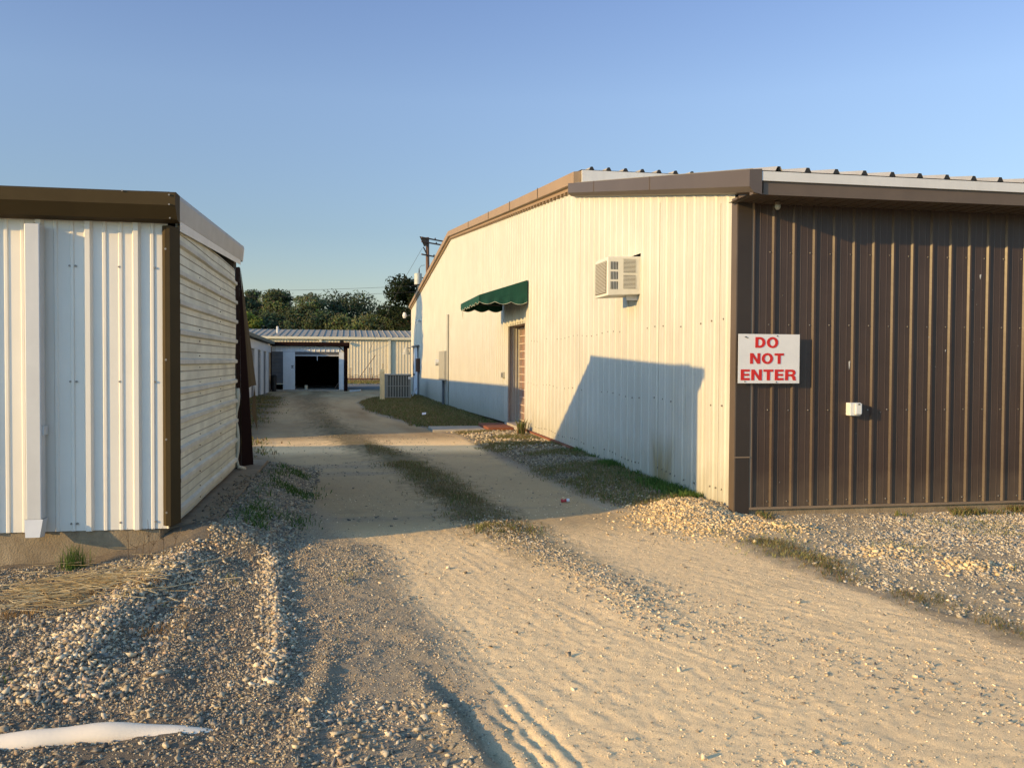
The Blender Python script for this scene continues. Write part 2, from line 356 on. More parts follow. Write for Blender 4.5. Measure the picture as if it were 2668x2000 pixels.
def hmic(x, y):
    sand, c, wob = masks(x, y)
    dirx = x-np.where(y < 9, (9-np.minimum(y, 9))*.16+np.clip(x-.8, 0, 3)*(9-np.minimum(y, 9))*.09, 0)-lx(np.clip(y, 9, 60))
    st = fbm(dirx*34, y*1.3, 3)*.017*(.3+1.2*vnoise(x*2, y*.8))+fbm(dirx*8, y*.5, 2)*.006
    b = fbm(x*9, y*9, 4, .6)
    pits = fbm(x*24+3, y*24, 2)
    ms = st*.40+b*.006+pits*.009
    mg = fbm(x*7, y*7, 4, .65)*.035+fbm(x*1.7, y*1.7, 2)*.04
    return (ms*sand+mg*(1-sand))*(1-.6*sm(15, 40, y))
def zg(x, y): x = np.asarray(x, float); y = np.asarray(y, float); return hmac(x, y)+hmic(x, y)
XR, YB, XL, YL = 3.95, 8.55, -1.41, 7.65

def ground():
    def axis(a, b, step, lo, hi, g):
        v = list(np.arange(a, b, step)); s = step
        while v[-1] < hi: s *= g; v.append(v[-1]+s)
        s = step; w = [v[0]]
        while w[-1] > lo: s *= g; w.append(w[-1]-s)
        return np.array(w[:0:-1]+v)
    xs = axis(-2.9, 6.6, .0145, -900, 900, 1.09); ys = axis(3.0, 9.6, .0145, -300, 1800, 1.02)
    X, Y = np.meshgrid(xs, ys); nx, ny = len(xs), len(ys)
    X = X.ravel(); Y = Y.ravel()
    Z = zg(X, Y)
    sand, c, wob = masks(X, Y)
    n1 = fbm(X*2.2, Y*2.2, 4); n2 = fbm(X*.6+5, Y*.6, 3); n3 = fbm(X*11, Y*11, 3)
    def mixc(a, b, t): return a+(b-a)*np.clip(t, 0, 1)[:, None]
    sandc = mixc(np.array([.93, .69, .385]), np.array([.81, .60, .34]), .5+n2*1.6+n3*.8)
    sandc = mixc(sandc, np.array([.46, .365, .23]), np.clip(n1*1.8-.28, 0, .5))
    sandc = sandc*(1-.5*sm(7.4, 9.0, Y)*(1-.9*sm(15.2, 16.4, Y)*(1-sm(17.8, 19.6, Y))))[:, None]  # building shade painted into the sand colour, sunlit strip kept bright
    grav = mixc(np.array([.30, .255, .19]), np.array([.22, .185, .14]), .5+n1*2)
    gl = mixc(grav, np.array([.17, .135, .095]), sm(.2, -.8, X)*.75)              # darker bed at the left
    soil = mixc(np.array([.085, .08, .04]), np.array([.17, .135, .075]), .5+n1*2.5)
    far_d = sm(13, 22, Y)
    st = fbm((X-cx(Y))*1.6, Y*.22, 3)
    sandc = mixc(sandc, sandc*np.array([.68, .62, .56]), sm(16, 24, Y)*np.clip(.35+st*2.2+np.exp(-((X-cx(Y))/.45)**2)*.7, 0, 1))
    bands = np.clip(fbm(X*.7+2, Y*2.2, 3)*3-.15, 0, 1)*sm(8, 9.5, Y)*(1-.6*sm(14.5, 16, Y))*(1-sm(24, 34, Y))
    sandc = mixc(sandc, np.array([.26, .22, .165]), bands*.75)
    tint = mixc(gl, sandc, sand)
    # pebbly shoulder between sand and coarse gravel
    sh = sm(-1.1, -.1, X-lx(Y))*(1-sand)*(1-sm(9, 13, Y))
    tint = mixc(tint, np.array([.44, .355, .235]), sh*.8)
    tint = mixc(tint, soil, np.clip(c*1.15+n3*.9*(c > .06)+n1*.8*c-.08, 0, .92)*sm(5.5, 8.4, Y))
    # grass and earth at the right beside the wall, and the far verge
    rgt = sm(0, .35, X-rx(Y)+wob*.4)*sm(8.6, 9.6, Y)
    tint = mixc(tint, soil*.8, rgt*.85)
    lft = sm(-.6, .8, lx(Y)-X+wob*1.6)*sm(9.5, 13, Y)
    tint = mixc(tint, soil*.75, lft*.9)
    tint = mixc(tint, np.array([.50, .40, .25]), sm(.05, .3, X-rx(Y))*(1-sm(8.2, 8.6, Y))*np.clip(.62+n2*1.5, 0, 1))
    strip = np.exp(-((X-rx(Y)-.2-wob*.9)/.15)**2)*(1-sm(7.6, 8.4, Y))*np.clip(.5+n1*2.5, 0, 1)
    tint = mixc(tint, np.array([.20, .155, .08]), strip*.6*np.clip(.6+n3*3, 0, 1))
    heap = np.exp(-(((X-3.55)/.55)**2+((Y-8.6)/.55)**2)); tint = mixc(tint, np.array([.66, .50, .28]), heap*.9)
    far = sm(60, 63, Y); tint = mixc(tint, np.array([.16, .16, .15]), far*(1-sm(77, 79, Y)))
    tint = mixc(tint, np.array([.075, .09, .03]), sm(77, 79, Y))
    tint = mixc(tint, np.array([.16, .14, .08]), sm(30, 80, np.abs(X)))
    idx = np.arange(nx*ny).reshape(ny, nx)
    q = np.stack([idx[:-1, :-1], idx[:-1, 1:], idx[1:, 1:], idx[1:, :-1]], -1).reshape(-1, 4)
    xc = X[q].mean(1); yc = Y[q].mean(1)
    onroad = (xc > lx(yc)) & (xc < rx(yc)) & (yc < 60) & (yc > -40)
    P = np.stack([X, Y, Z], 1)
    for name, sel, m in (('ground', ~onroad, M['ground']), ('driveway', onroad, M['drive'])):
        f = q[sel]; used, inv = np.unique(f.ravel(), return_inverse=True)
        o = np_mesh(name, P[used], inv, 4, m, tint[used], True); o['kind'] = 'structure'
ground()

# ---------------------------------------------------------------- loose stone
def rock_shapes():
    """angular crushed stone: a box with cut, jittered corners (8 points, 12 triangles)"""
    v = np.array([(-1,-1,-1),(1,-1,-1),(1,1,-1),(-1,1,-1),(-1,-1,1),(1,-1,1),(1,1,1),(-1,1,1)], float)*.72
    f = np.array([(0,2,1),(0,3,2),(4,5,6),(4,6,7),(0,1,5),(0,5,4),(1,2,6),(1,6,5),(2,3,7),(2,7,6),(3,0,4),(3,4,7)])
    return v, f
NV = 8
def stones_mesh(x, y, size, tint, sink=.25):
    V, Fc = rock_shapes(); n = len(x)
    sc = size[:, None]*np.stack([R.uniform(.8, 1.8, n), R.uniform(.6, 1.1, n), R.uniform(.3, .75, n)], 1)
    v = V[None]*(1+R.uniform(-.55, .38, (n, NV, 1)))*(1+R.uniform(-.35, .25, (n, NV, 3)))*sc[:, None, :]
    a, b, c = R.uniform(0, 2*np.pi, n), R.normal(0, .45, n), R.normal(0, .45, n)
    X, Y, Z = v[..., 0], v[..., 1], v[..., 2]
    k, l = np.cos(b)[:, None], np.sin(b)[:, None]; Y, Z = Y*k-Z*l, Y*l+Z*k
    k, l = np.cos(c)[:, None], np.sin(c)[:, None]; X, Z = X*k-Z*l, X*l+Z*k
    k, l = np.cos(a)[:, None], np.sin(a)[:, None]; X, Y = X*k-Y*l, X*l+Y*k
    z0 = zg(x, y)+size*(.55-sink)*.6
    P = np.stack([X+x[:, None], Y+y[:, None], Z+z0[:, None]], -1).reshape(-1, 3)
    f = (Fc[None]+NV*np.arange(n)[:, None, None]).ravel()
    return P, f, np.repeat(tint, NV, 0)
def scatter(n, x0, x1, y0, y1, prob):
    x = R.uniform(x0, x1, n); y = y0+(y1-y0)*R.random(n)
    k = R.random(n) < prob(x, y)
    return x[k], y[k]
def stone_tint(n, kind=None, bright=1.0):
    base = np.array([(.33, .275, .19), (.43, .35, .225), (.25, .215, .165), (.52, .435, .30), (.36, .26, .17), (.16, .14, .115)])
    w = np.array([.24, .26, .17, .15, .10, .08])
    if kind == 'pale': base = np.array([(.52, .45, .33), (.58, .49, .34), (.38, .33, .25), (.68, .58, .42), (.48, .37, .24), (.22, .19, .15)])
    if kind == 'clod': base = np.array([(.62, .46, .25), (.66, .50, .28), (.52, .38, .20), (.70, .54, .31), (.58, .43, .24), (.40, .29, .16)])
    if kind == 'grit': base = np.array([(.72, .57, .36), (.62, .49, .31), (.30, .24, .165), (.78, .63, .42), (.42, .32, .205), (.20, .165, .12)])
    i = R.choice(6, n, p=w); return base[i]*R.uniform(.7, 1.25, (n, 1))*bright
def gravel():
    parts = []
    def add(x, y, smin, smax, bright=1.0, pw=1.8, sink=.25, kind=None):
        n = len(x); s = smin+(smax-smin)*R.random(n)**pw
        parts.append(stones_mesh(x, y, s, stone_tint(n, kind, bright), sink))
    inleft = lambda x, y: (1-sm(-1.2, -.15, x-lx(y)+fbm(x*1.3, y*1.3, 3)*.6))
    clear = lambda x, y: ~((x < XL+.28) & (y > YL-.12))
    vis = lambda x, y: (x > -.36*y-.8)
    # crushed rock at the left foreground
    x, y = scatter(95000, -2.9, .6, 3.2, 7.7, lambda x, y: (inleft(x, y)*(.35+.65*sm(-.2, .05, fbm(x*2.3, y*2.3, 3)))+.02)*clear(x, y)*vis(x, y)); add(x, y, .0028, .009, .92, 1.7, .4)
    x, y = scatter(7500, -2.9, -.3, 3.2, 7.7, lambda x, y: inleft(x, y)*clear(x, y)*vis(x, y)*(.3+.7*sm(-.4, -1.0, x+fbm(x, y, 2)))); add(x, y, .007, .020, .9, 3.2, .35)
    # finer pebbles on the shoulder
    x, y = scatter(80000, -1.2, 1.2, 3.1, 8.6, lambda x, y: (1-masks(x, y)[0])*sm(-1.3, -.5, x-lx(y))*clear(x, y)*(.3+.7*sm(-.1, .15, fbm(x*2, y*2, 3)))); add(x, y, .0022, .007, 1.1, 1.8)
    x, y = scatter(5000, -1.2, .9, 3.1, 8.0, lambda x, y: (1-masks(x, y)[0])*sm(-1.3, -.6, x-lx(y))*clear(x, y)*sm(-.05, .2, fbm(x*2, y*2, 3))); add(x, y, .006, .016, 1.1, 2.2)
    x, y = scatter(400, -.3, .5, 3.1, 4.2, lambda x, y: 1-masks(x, y)[0]); add(x, y, .009, .022, 1.1, 2.2)
    # ridges
    for ax, ay, w, n in (([-.38, -.5, -.64], [5.1, 6.3, 7.6], .06, 1300), ([-1.42, -1.36, -1.2], [5, 6.4, 7.8], .2, 2500)):
        y = R.uniform(4.4, 7.8, n); x = np.interp(y, ay, ax)+R.normal(0, w, n); k = clear(x, y); add(x[k], y[k], .008, .021, 1.25, 1.6, .1)
    # berm along the slab in the shade
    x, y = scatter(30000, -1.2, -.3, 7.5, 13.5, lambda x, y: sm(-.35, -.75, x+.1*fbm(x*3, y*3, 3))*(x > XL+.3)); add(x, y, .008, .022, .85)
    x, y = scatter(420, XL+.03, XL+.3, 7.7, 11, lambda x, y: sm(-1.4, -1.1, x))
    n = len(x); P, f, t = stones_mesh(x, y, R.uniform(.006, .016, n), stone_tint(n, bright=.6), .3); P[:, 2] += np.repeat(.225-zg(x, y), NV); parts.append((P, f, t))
    # pebbles and grit pressed into the tracks
    x, y = scatter(120000, -.8, 5.6, 2.9, 8.5, lambda x, y: masks(x, y)[0]*(.28+.72*sm(.1, .32, fbm(x*1.4+4, y*1.4, 3)))*(x < .9*y+.3)); add(x, y, .0018, .0052, 1.0, 2.4, .05, 'grit')
    x, y = scatter(6500, -.8, 5.5, 2.9, 11, lambda x, y: masks(x, y)[0]*(.3+.7*sm(.0, .25, fbm(x*1.4+4, y*1.4, 3)))); add(x, y, .004, .010, 1.0, 2.6, .0, 'grit')
    x, y = scatter(160, -.3, 4.5, 3.2, 9, lambda x, y: masks(x, y)[0]); add(x, y, .009, .019, .95, 2.6, .0, 'grit')
    # gravelly middle of the drive
    x, y = scatter(16000, .9, 2.4, 4.4, 9.0, lambda x, y: np.exp(-((x-cx(y)+fbm(x*2, y*2, 3)*.3)/.2)**2)*sm(4.6, 6, y)*(1-sm(8.6, 9.2, y))); add(x, y, .004, .014, 1.2)
    x, y = scatter(6000, 1.2, 3.4, 3.4, 6.4, lambda x, y: np.exp(-((x-(2.0+.42*(6-y))+fbm(x*2, y*2, 3)*.5)/.3)**2)*.7); add(x, y, .004, .012, 1.25, 2.2)
    # bank of pale rock in front of the brown wall
    bank = lambda x, y: sm(.05, .4, x-rx(y)+fbm(x*1.3, y*1.3, 3)*.5)*(.10+.90*sm(-.08, .14, fbm(x*.9+8, y*1.9, 3)+.06*np.clip(x-5.2, -1, 1)))*(y < YB-.04)*(x < .87*y+2.2)
    x, y = scatter(85000, 3.1, 9.6, 4.2, 8.55, bank); add(x, y, .006, .017, .88, 1.8, .3, 'pale')
    x, y = scatter(85000, 3.1, 9.6, 4.2, 8.55, bank); add(x, y, .0025, .008, .9, 1.8, .2, 'pale')
    x, y = scatter(3300, 3.4, 9.6, 5.2, 8.5, lambda x, y: bank(x, y)*sm(.0, .2, fbm(x*1.5, y*1.5, 2))); add(x, y, .013, .024, .95, 1.8, .2, 'pale')
    # heap at the corner and the stony verge along the cream wall
    x = R.normal(3.5, .3, 4500); y = R.normal(8.55, .45, 4500); k = (x < XR-.05) | (y < YB-.05); add(x[k], y[k], .006, .022, 1.0, 2.2, .15, 'clod')
    for px_, py_ in ((4.45, 6.7), (4.8, 6.1), (4.1, 7.75)):
        n = 500; add(R.normal(px_, .16, n), R.normal(py_, .12, n), .006, .024, 1.0, 2.2, .15, 'clod')
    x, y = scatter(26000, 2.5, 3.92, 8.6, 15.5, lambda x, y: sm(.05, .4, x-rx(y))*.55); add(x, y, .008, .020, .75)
    x, y = scatter(4500, 2.1, 3.92, 15.5, 20.6, lambda x, y: sm(.0, .3, x-rx(y))*(.3+.7*sm(18, 19.5, y))); add(x, y, .012, .036, 1.1)
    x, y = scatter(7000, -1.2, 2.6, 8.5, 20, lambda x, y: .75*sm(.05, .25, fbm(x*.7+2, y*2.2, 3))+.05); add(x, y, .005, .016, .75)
    P = np.concatenate([p[0] for p in parts]); t = np.concatenate([p[2] for p in parts])
    off = np.cumsum([0]+[len(p[0]) for p in parts[:-1]]); f = np.concatenate([p[1]+o for p, o in zip(parts, off)])
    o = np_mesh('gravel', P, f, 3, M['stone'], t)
    tag(o, 'loose grey and tan crushed gravel strewn beside and along the driveway', 'gravel', kind='stuff')
gravel()

# ---------------------------------------------------------------- grass and weeds
def blades(x, y, h, w, cols, lean=.5, zoff=0.0):
    n = len(x); a = R.uniform(0, 2*np.pi, n); l = R.normal(0, lean, n)*h; la = R.uniform(0, 2*np.pi, n)
    z = zg(x, y)-.004+zoff
    ux, uy = np.cos(a)*w/2, np.sin(a)*w/2; dx, dy = np.cos(la)*l, np.sin(la)*l
    p0 = np.stack([x-ux, y-uy, z], 1); p1 = np.stack([x+ux, y+uy, z], 1)
    p2 = np.stack([x+ux*.7+dx*.35, y+uy*.7+dy*.35, z+h*.6], 1); p3 = np.stack([x-ux*.7+dx*.35, y-uy*.7+dy*.35, z+h*.6], 1)
    p4 = np.stack([x+dx, y+dy, z+h*R.uniform(.8, 1.05, n)], 1)
    P = np.stack([p0, p1, p2, p3, p4], 1).reshape(-1, 3)
    b = 5*np.arange(n)[:, None]
    f = np.concatenate([b+np.array([[0, 1, 2]]), b+np.array([[0, 2, 3]]), b+np.array([[3, 2, 4]])], 1).ravel()
    return P, f, np.repeat(cols, 5, 0)
def gcol(n, kind='green'):
    pal = {'green': [(.070, .100, .024), (.11, .12, .036), (.16, .145, .055), (.22, .165, .08), (.17, .11, .05)],
           'lush': [(.04, .085, .015), (.06, .11, .02), (.09, .13, .03)],
           'dry': [(.30, .22, .10), (.36, .27, .13), (.22, .15, .07), (.42, .33, .18)],
           'mix': [(.07, .085, .025), (.12, .11, .04), (.22, .17, .08), (.17, .10, .05)],
           'yellow': [(.22, .21, .07), (.28, .25, .10), (.15, .16, .045)]}[kind]
    return np.array(pal)[R.integers(0, len(pal), n)]*R.uniform(.9, 1.6, (n, 1))
def merge(name, parts, m, label, cat, kind=None, parent=None):
    P = np.concatenate([p[0] for p in parts]); t = np.concatenate([p[2] for p in parts])
    off = np.cumsum([0]+[len(p[0]) for p in parts[:-1]]); f = np.concatenate([p[1]+o for p, o in zip(parts, off)])
    o = np_mesh(name, P, f, 3, m, t); return tag(o, label, cat, kind=kind)
def patchy(x, y, s=1.5, lo=-.05, hi=.15): return sm(lo, hi, fbm(x*s+3, y*s+1, 3))
def grass():
    ps = []
    def put(n, box, prob, h, w, kind, lean=.5):
        x, y = scatter(n, *box, prob); k = len(x); ps.append(blades(x, y, R.uniform(h[0], h[1], k), R.uniform(w[0], w[1], k), gcol(k, kind), lean))
    cmask = lambda x, y: np.exp(-((x-cx(y)+fbm(x*1.3, y*1.3, 3)*.3)/(.17+.008*y))**2)*sm(7.4, 8.6, y)
    put(60000, (.3, 2.4, 7.4, 18), lambda x, y: cmask(x, y)*patchy(x, y, 1.6, -.2, .1), (.012, .045), (.004, .009), 'mix', 1.0)
    put(16000, (.3, 2.2, 7.5, 14), lambda x, y: cmask(x, y)*patchy(x, y, 2.2, -.08, .12), (.02, .07), (.005, .011), 'green', .9)
    put(8000, (.8, 1.9, 8.0, 11), lambda x, y: cmask(x, y)*patchy(x, y, 2.5, -.1, .1), (.012, .045), (.004, .008), 'mix', 1.0)
    put(5000, (1.2, 1.9, 7.2, 8.5), lambda x, y: cmask(x, y+.6)*patchy(x, y, 2), (.015, .05), (.003, .007), 'yellow', .7)
    put(6000, (-1, 2.5, 18, 34), lambda x, y: np.exp(-((x-cx(y))/.4)**2)*patchy(x, y, 1.2, 0, .2), (.015, .05), (.01, .02), 'mix', .8)
    # beside the cream wall
    rm = lambda x, y: sm(.0, .35, x-rx(y)+fbm(x*1.3, y*1.3, 3)*.5)
    put(52000, (2.3, 3.93, 9.2, 20.4), lambda x, y: rm(x, y)*patchy(x, y, 1.1, -.18, .1), (.02, .07), (.005, .011), 'green', .8)
    put(16000, (3.35, 3.93, 9.3, 15), lambda x, y: sm(3.5, 3.9, x)*patchy(x, y, 1.4, -.1, .1), (.03, .12), (.007, .016), 'lush', .6)
    # verge round the condenser
    put(90000, (.2, 3.93, 22, 56), lambda x, y: rm(x, y)*(.3+.7*patchy(x, y, .6, -.2, .1)), (.03, .10), (.015, .035), 'green', .7)
    put(42000, (-4.85, -1, 13, 57), lambda x, y: sm(-.5, .8, lx(y)-x+fbm(x, y, 3)*1.5)*patchy(x, y, .8, -.2, .1), (.03, .09), (.012, .03), 'green', .7)
    put(20000, (-7, 14, 77, 89), lambda x, y: np.ones_like(x), (.06, .14), (.06, .12), 'green', .6)
    # low plants in the shade at the left of the track
    put(15000, (-1.1, -.2, 8.0, 12.5), lambda x, y: np.exp(-((x+.72-.02*(y-8))/.2)**2)*patchy(x, y, 1.8, -.1, .12), (.02, .085), (.006, .014), 'lush', .8)
    # sprigs along the brown wall and on the bank
    put(9000, (3.1, 6.2, 5.6, 8.5), lambda x, y: np.exp(-((x-rx(y)-.12-fbm(x*2, y*2, 2)*.4)/.2)**2)*patchy(x, y, 1.8, -.05, .12), (.02, .06), (.003, .007), 'yellow', .8)
    put(40000, (3.4, 5.2, 4.0, 7.4), lambda x, y: np.exp(-((x-rx(y)-.2-.25*fbm(x*2, y*2, 2))/.14)**2)*patchy(x, y, 1.4, -.25, .05), (.012, .05), (.003, .006), 'mix', 1.0)
    put(16000, (3.9, 7.4, 4.5, 8.2), lambda x, y: patchy(x, y, 1.3, .06, .22), (.015, .05), (.003, .007), 'yellow', .9)
    put(8000, (4.15, 7.4, 8.22, 8.53), lambda x, y: patchy(x, y, 2.6, -.02, .12)*sm(8.2, 8.5, y), (.02, .09), (.006, .014), 'green', .9)
    # stray sprigs in the left gravel
    put(6000, (-2.6, .5, 3.3, 7.3), lambda x, y: patchy(x, y, 2.2, .2, .3)*(x < lx(y)), (.02, .06), (.003, .006), 'yellow', .8)
    put(900, (-2.2, -1.55, 4.5, 5.1), lambda x, y: np.exp(-(((x+1.9)/.16)**2+((y-4.75)/.13)**2)), (.02, .05), (.004, .008), 'lush', .8)
    merge('grass', ps, M['blade'], 'short patchy green grass and weeds along the driveway edges', 'grass', 'stuff')
    # dry straw lying on the gravel
    n = 420; x = R.normal(-1.85, .30, n); y = R.normal(6.5, .33, n); a = R.normal(-.05, .5, n); L = R.uniform(.06, .34, n)
    z = zg(x, y)+R.uniform(.02, .06, n); dx, dy = np.cos(a)*L/2, np.sin(a)*L/2; w = R.uniform(.0015, .005, n)
    ox, oy = -np.sin(a)*w, np.cos(a)*w; tz = R.uniform(-.02, .03, n)
    P = np.stack([np.stack([x-dx-ox, y-dy-oy, z], 1), np.stack([x-dx+ox, y-dy+oy, z+.002], 1), np.stack([x+dx+ox, y+dy+oy, z+tz+.002], 1), np.stack([x+dx-ox, y+dy-oy, z+tz], 1)], 1).reshape(-1, 3)
    b = 4*np.arange(n)[:, None]; f = np.concatenate([b+np.array([[0, 1, 2]]), b+np.array([[0, 2, 3]])], 1).ravel()
    c = np.repeat(gcol(n, 'dry')*1.15, 4, 0); pp = [(P, f, c)]
    for qx, qy in ((-1.75, 6.3), (-1.55, 6.6), (-2.0, 5.9), (-1.35, 6.3), (-1.1, 5.4)):
        k = 120; pp.append(blades(R.normal(qx, .07, k), R.normal(qy, .06, k), R.uniform(.02, .06, k), R.uniform(.003, .006, k), gcol(k, 'dry')*np.array([.8, .65, .5]), 1.0))
    merge('dry_straw', pp, M['blade'], 'dry straw and dead brown stems lying on the left gravel', 'straw', 'stuff')
    k = 160; o = merge('grass_tuft', [blades(R.normal(-2.13, .05, k), R.normal(7.42, .04, k), R.uniform(.08, .24, k), R.uniform(.003, .007, k), gcol(k, 'lush'), .35)], M['blade'], 'upright green grass tuft against the left concrete foundation', 'grass tuft')
    # dark dead stems by the foundation
    ss = MB()
    for i in range(7):
        x0 = -1.72+.05*i*RND.uniform(.6, 1.3); y0 = 7.45+RND.uniform(-.05, .05); h = RND.uniform(.16, .32); ln = RND.uniform(-.02, .14)
        z0 = float(zg(x0, y0))
        ss.tube([(x0, y0, z0-.01), (x0+ln*.4, y0+.02, z0+h*.55), (x0+ln, y0+.02, z0+h)], [.003, .0022, .001], 4)
        for j in range(2): ss.tube([(x0+ln*.4, y0+.02, z0+h*.55), (x0+ln*.4+RND.uniform(-.06, .06), y0, z0+h*.8)], [.002, .001], 4)
    tag(ss.build('dead_weed', mat('dead weed stems', (.10, .07, .04), .9)), 'thin dark dead weed stalks in front of the left concrete foundation', 'weed')
    # leafy weed by the door step
    k = 70; wx = 3.72+R.normal(0, .05, k); wy = 18.9+R.normal(0, .05, k)
    merge('leafy_weed', [blades(wx, wy, R.uniform(.12, .42, k), R.uniform(.02, .05, k), gcol(k, 'green'), .4)], M['blade'], 'tall leafy weed against the cream wall beside the red step', 'weed')
grass()

# ---------------------------------------------------------------- left storage building
def left_building():
    t = thing('storage_building', 'ivory ribbed metal storage building with olive brown eave trim at the left', 'building', (XL, YL, 0))
    ZB = .21
    xa, ya = -14.0, 12.75                                   # far left rear corner
    pr = profile(xa, XL-.045, .366, [(0, .07, .036, .034), (.122, .036, .02, .009), (.244, .036, .02, .009)], phase=-2.065)
    s = sheet(MB(), pr, lambda u, d, z: (u, YL-d, z), lambda u: ZB, lambda u: 2.86).use(1)
    for X0 in (-2.205, -2.16, -1.83, -1.56):
        for z in (.27, 1.42, 2.35):
            s.tube([(X0, YL, z), (X0, YL-.012, z)], .009, 7)
    for z in (.35, .95, 1.6, 2.5): s.tube([(XL-.055, YL-.05, z), (XL-.055, YL-.06, z)], .009, 7)
    s.build('front_wall', ['cream_left', 'screw'], t)
    # concrete foundation and slab ledge
    f = MB(); f.box(xa, XL-.22, YL+.01, YL+.4, -.3, ZB-.002)
    f.extrude([(XL-.22, YL+.01, -.3), (XL-.12, YL+.02, -.3), (XL-.05, YL+.14, -.3), (XL+.1, YL+.3, -.3), (XL+.1, YL+.4, -.3), (XL-.22, YL+.4, -.3)], (0, 0, .3+ZB-.01))
    f.box(XL-.2, XL+.29, YL+.4, 12.9, -.3, ZB-.012)
    f.build('foundation', 'concrete', t)
    # corner trim: an angle with a raised fold
    c = MB(); c.extrude([(XL-.085, YL-.03, 0), (XL-.06, YL-.055, 0), (XL-.045, YL-.055, 0), (XL-.045, YL-.068, 0), (XL-.02, YL-.068, 0), (XL+.03, YL+.10, 0), (XL+.018, YL+.10, 0), (XL-.03, YL-.04, 0), (XL-.085, YL-.018, 0)], (0, 0, 2.45))
    for i, v in enumerate(c.v): c.v[i] = (v[0], v[1], v[2]+ZB+.03)
    c.build('corner_trim', 'olive_trim', t)
    # downspout with kicked-out elbow
    dx0, dx1 = -2.497, -2.383
    d = MB().box(dx0, dx1, YL-.145, YL-.04, .33, 2.66); ds = d.build('downspout', 'gutter_white', t, bevel=.008)
    e = MB().add([(dx0-.01, YL-.15, .335), (dx1+.01, YL-.15, .335), (dx1+.01, YL-.036, .335), (dx0-.01, YL-.036, .335),
                  (dx0+.016, YL-.215, .205), (dx1+.006, YL-.215, .205), (dx1+.006, YL-.10, .19), (dx0+.016, YL-.10, .19)],
                 [(0,1,5,4),(1,2,6,5),(2,3,7,6),(3,0,4,7)]); e.build('elbow', 'gutter_white', ds)
    MB().box(dx1-.004, dx1+.014, YL-.12, YL-.03, 1.0, 1.07).build('strap', 'gutter_white', ds)
    # brown gutter along the front eave
    g = MB(); xe = XL+.055; yo = 7.415
    gp = [(yo+.03, 2.925), (yo, 2.91), (yo, 2.815), (yo+.085, 2.715), (YL-.035, 2.70), (YL-.035, 2.925)]
    g.extrude([(xa, y, z+.01) for y, z in gp], (xe-xa, 0, 0)); ss = g.use(1)
    for p in ((-1.40, yo-.004, 2.905), (-1.40, yo-.004, 2.83), (-1.41, yo+.08, 2.735), (-1.75, yo-.004, 2.925)): ss.tube([p, (p[0], p[1]-.008, p[2])], .007, 6)
    ss.build('front_gutter', ['olive_trim', 'screw'], t)
    # side wall of horizontal ribs
    z0, z1 = ZB+.03, 2.765
    pz = profile(z0, z1, .2495, [(0, .062, .036, .028), (.083, .012, .004, -.006), (.166, .012, .004, -.006)], phase=.2495*.35)
    sw = MB(); ny = 6
    yy = [YL+.1+(11.66-YL-.1)*i/ny for i in range(ny+1)]
    vs = []; fs = []
    for j, (z, dd) in enumerate(pz):
        for i, y in enumerate(yy):
            tt = i/ny; zz = z-.03*tt*max(0, (z-2.2)/.7)
            vs.append((XL+dd+.012*math.sin(3*y+z*5)*.4, y, zz))
    for j in range(len(pz)-1):
        for i in range(ny): fs.append((j*(ny+1)+i, j*(ny+1)+i+1, (j+1)*(ny+1)+i+1, (j+1)*(ny+1)+i))
    s2 = sw.add(vs, fs).use(1)
    for q, f in enumerate(fs):
        dj = (pz[q//ny][1]+pz[q//ny+1][1])/2; s2.k[q] = 2 if dj > .004 else (3 if dj < -.001 else 0)  # rib and groove faces get darker colours as painted shade
    for y in (8.9, 10.3):
        for k in range(1, 10):
            for o in (-.055, .055): 
                if (k*3+int(y)) % 4: s2.tube([(XL-.002, y, .087+k*.2495+o), (XL+.008, y, .087+k*.2495+o)], .0055, 6)
    s2.build('side_wall', ['cream_side', mat('dark screw heads', (.06, .05, .04), .6), mat('grey ribs with painted shade', (.60, .575, .48), .85, .2, 3, streak=.3, stretch=(1, .2, 1)), mat('grooves with painted shade', (.42, .39, .31), .9, .2, 4)], t)
    b = MB(); b.box(XL-.25, XL-.06, YL+.15, 12.05, .2, 3.0); b.build('dark_backing', 'darkvoid', t)  # black box added so the gap under the eave looks unlit
    # white rake gutter on the side
    rg = MB(); A = (YL-.10, 2.726); B = (12.12, 2.885)
    def rk(y, z0): return z0+(y-A[0])*(B[1]-A[1])/(B[0]-A[0])
    sec = [(-.08, .0), (.034, .018), (.05, .18), (.044, .215), (-.08, .225)]
    rg.extrude([(XL+x, A[0], A[1]+z) for x, z in sec], (0, B[0]-A[0], B[1]-A[1])); r1 = rg.build('side_gutter', mat('dull grey gutter steel', (.34, .34, .325), .5, .12, 3, streak=.25, stretch=(1, .3, 1)), t)
    MB().extrude([(XL+x*1.12-.003, B[0]-.02, B[1]+z*1.05-.006) for x, z in sec], (0, .07, .003)).build('end_cap', 'gutter_white', r1)
    u = MB().add([(XL+.030, YL+.10, 2.668), (XL+.030, 11.95, 2.835), (XL+.032, 11.95, 2.92), (XL+.032, YL+.10, 2.765)], [(0, 1, 2, 3)]); u.build('eave_trim', 'gutter_white', t)
    # roof
    ro = MB(); ro.add([(xa, yo+.05, 2.93), (XL+.02, yo+.05, 2.93), (XL+.02, 12.1, 3.09), (xa, ya+.2, 3.09), (xa, yo+.05, 2.88), (XL+.02, yo+.05, 2.88), (XL+.02, 12.1, 3.04), (xa, ya+.2, 3.04)],
                      [(0,1,2,3),(7,6,5,4),(0,4,5,1),(1,5,6,2),(2,6,7,3),(3,7,4,0)]); ro.build('roof', 'roofmetal', t)
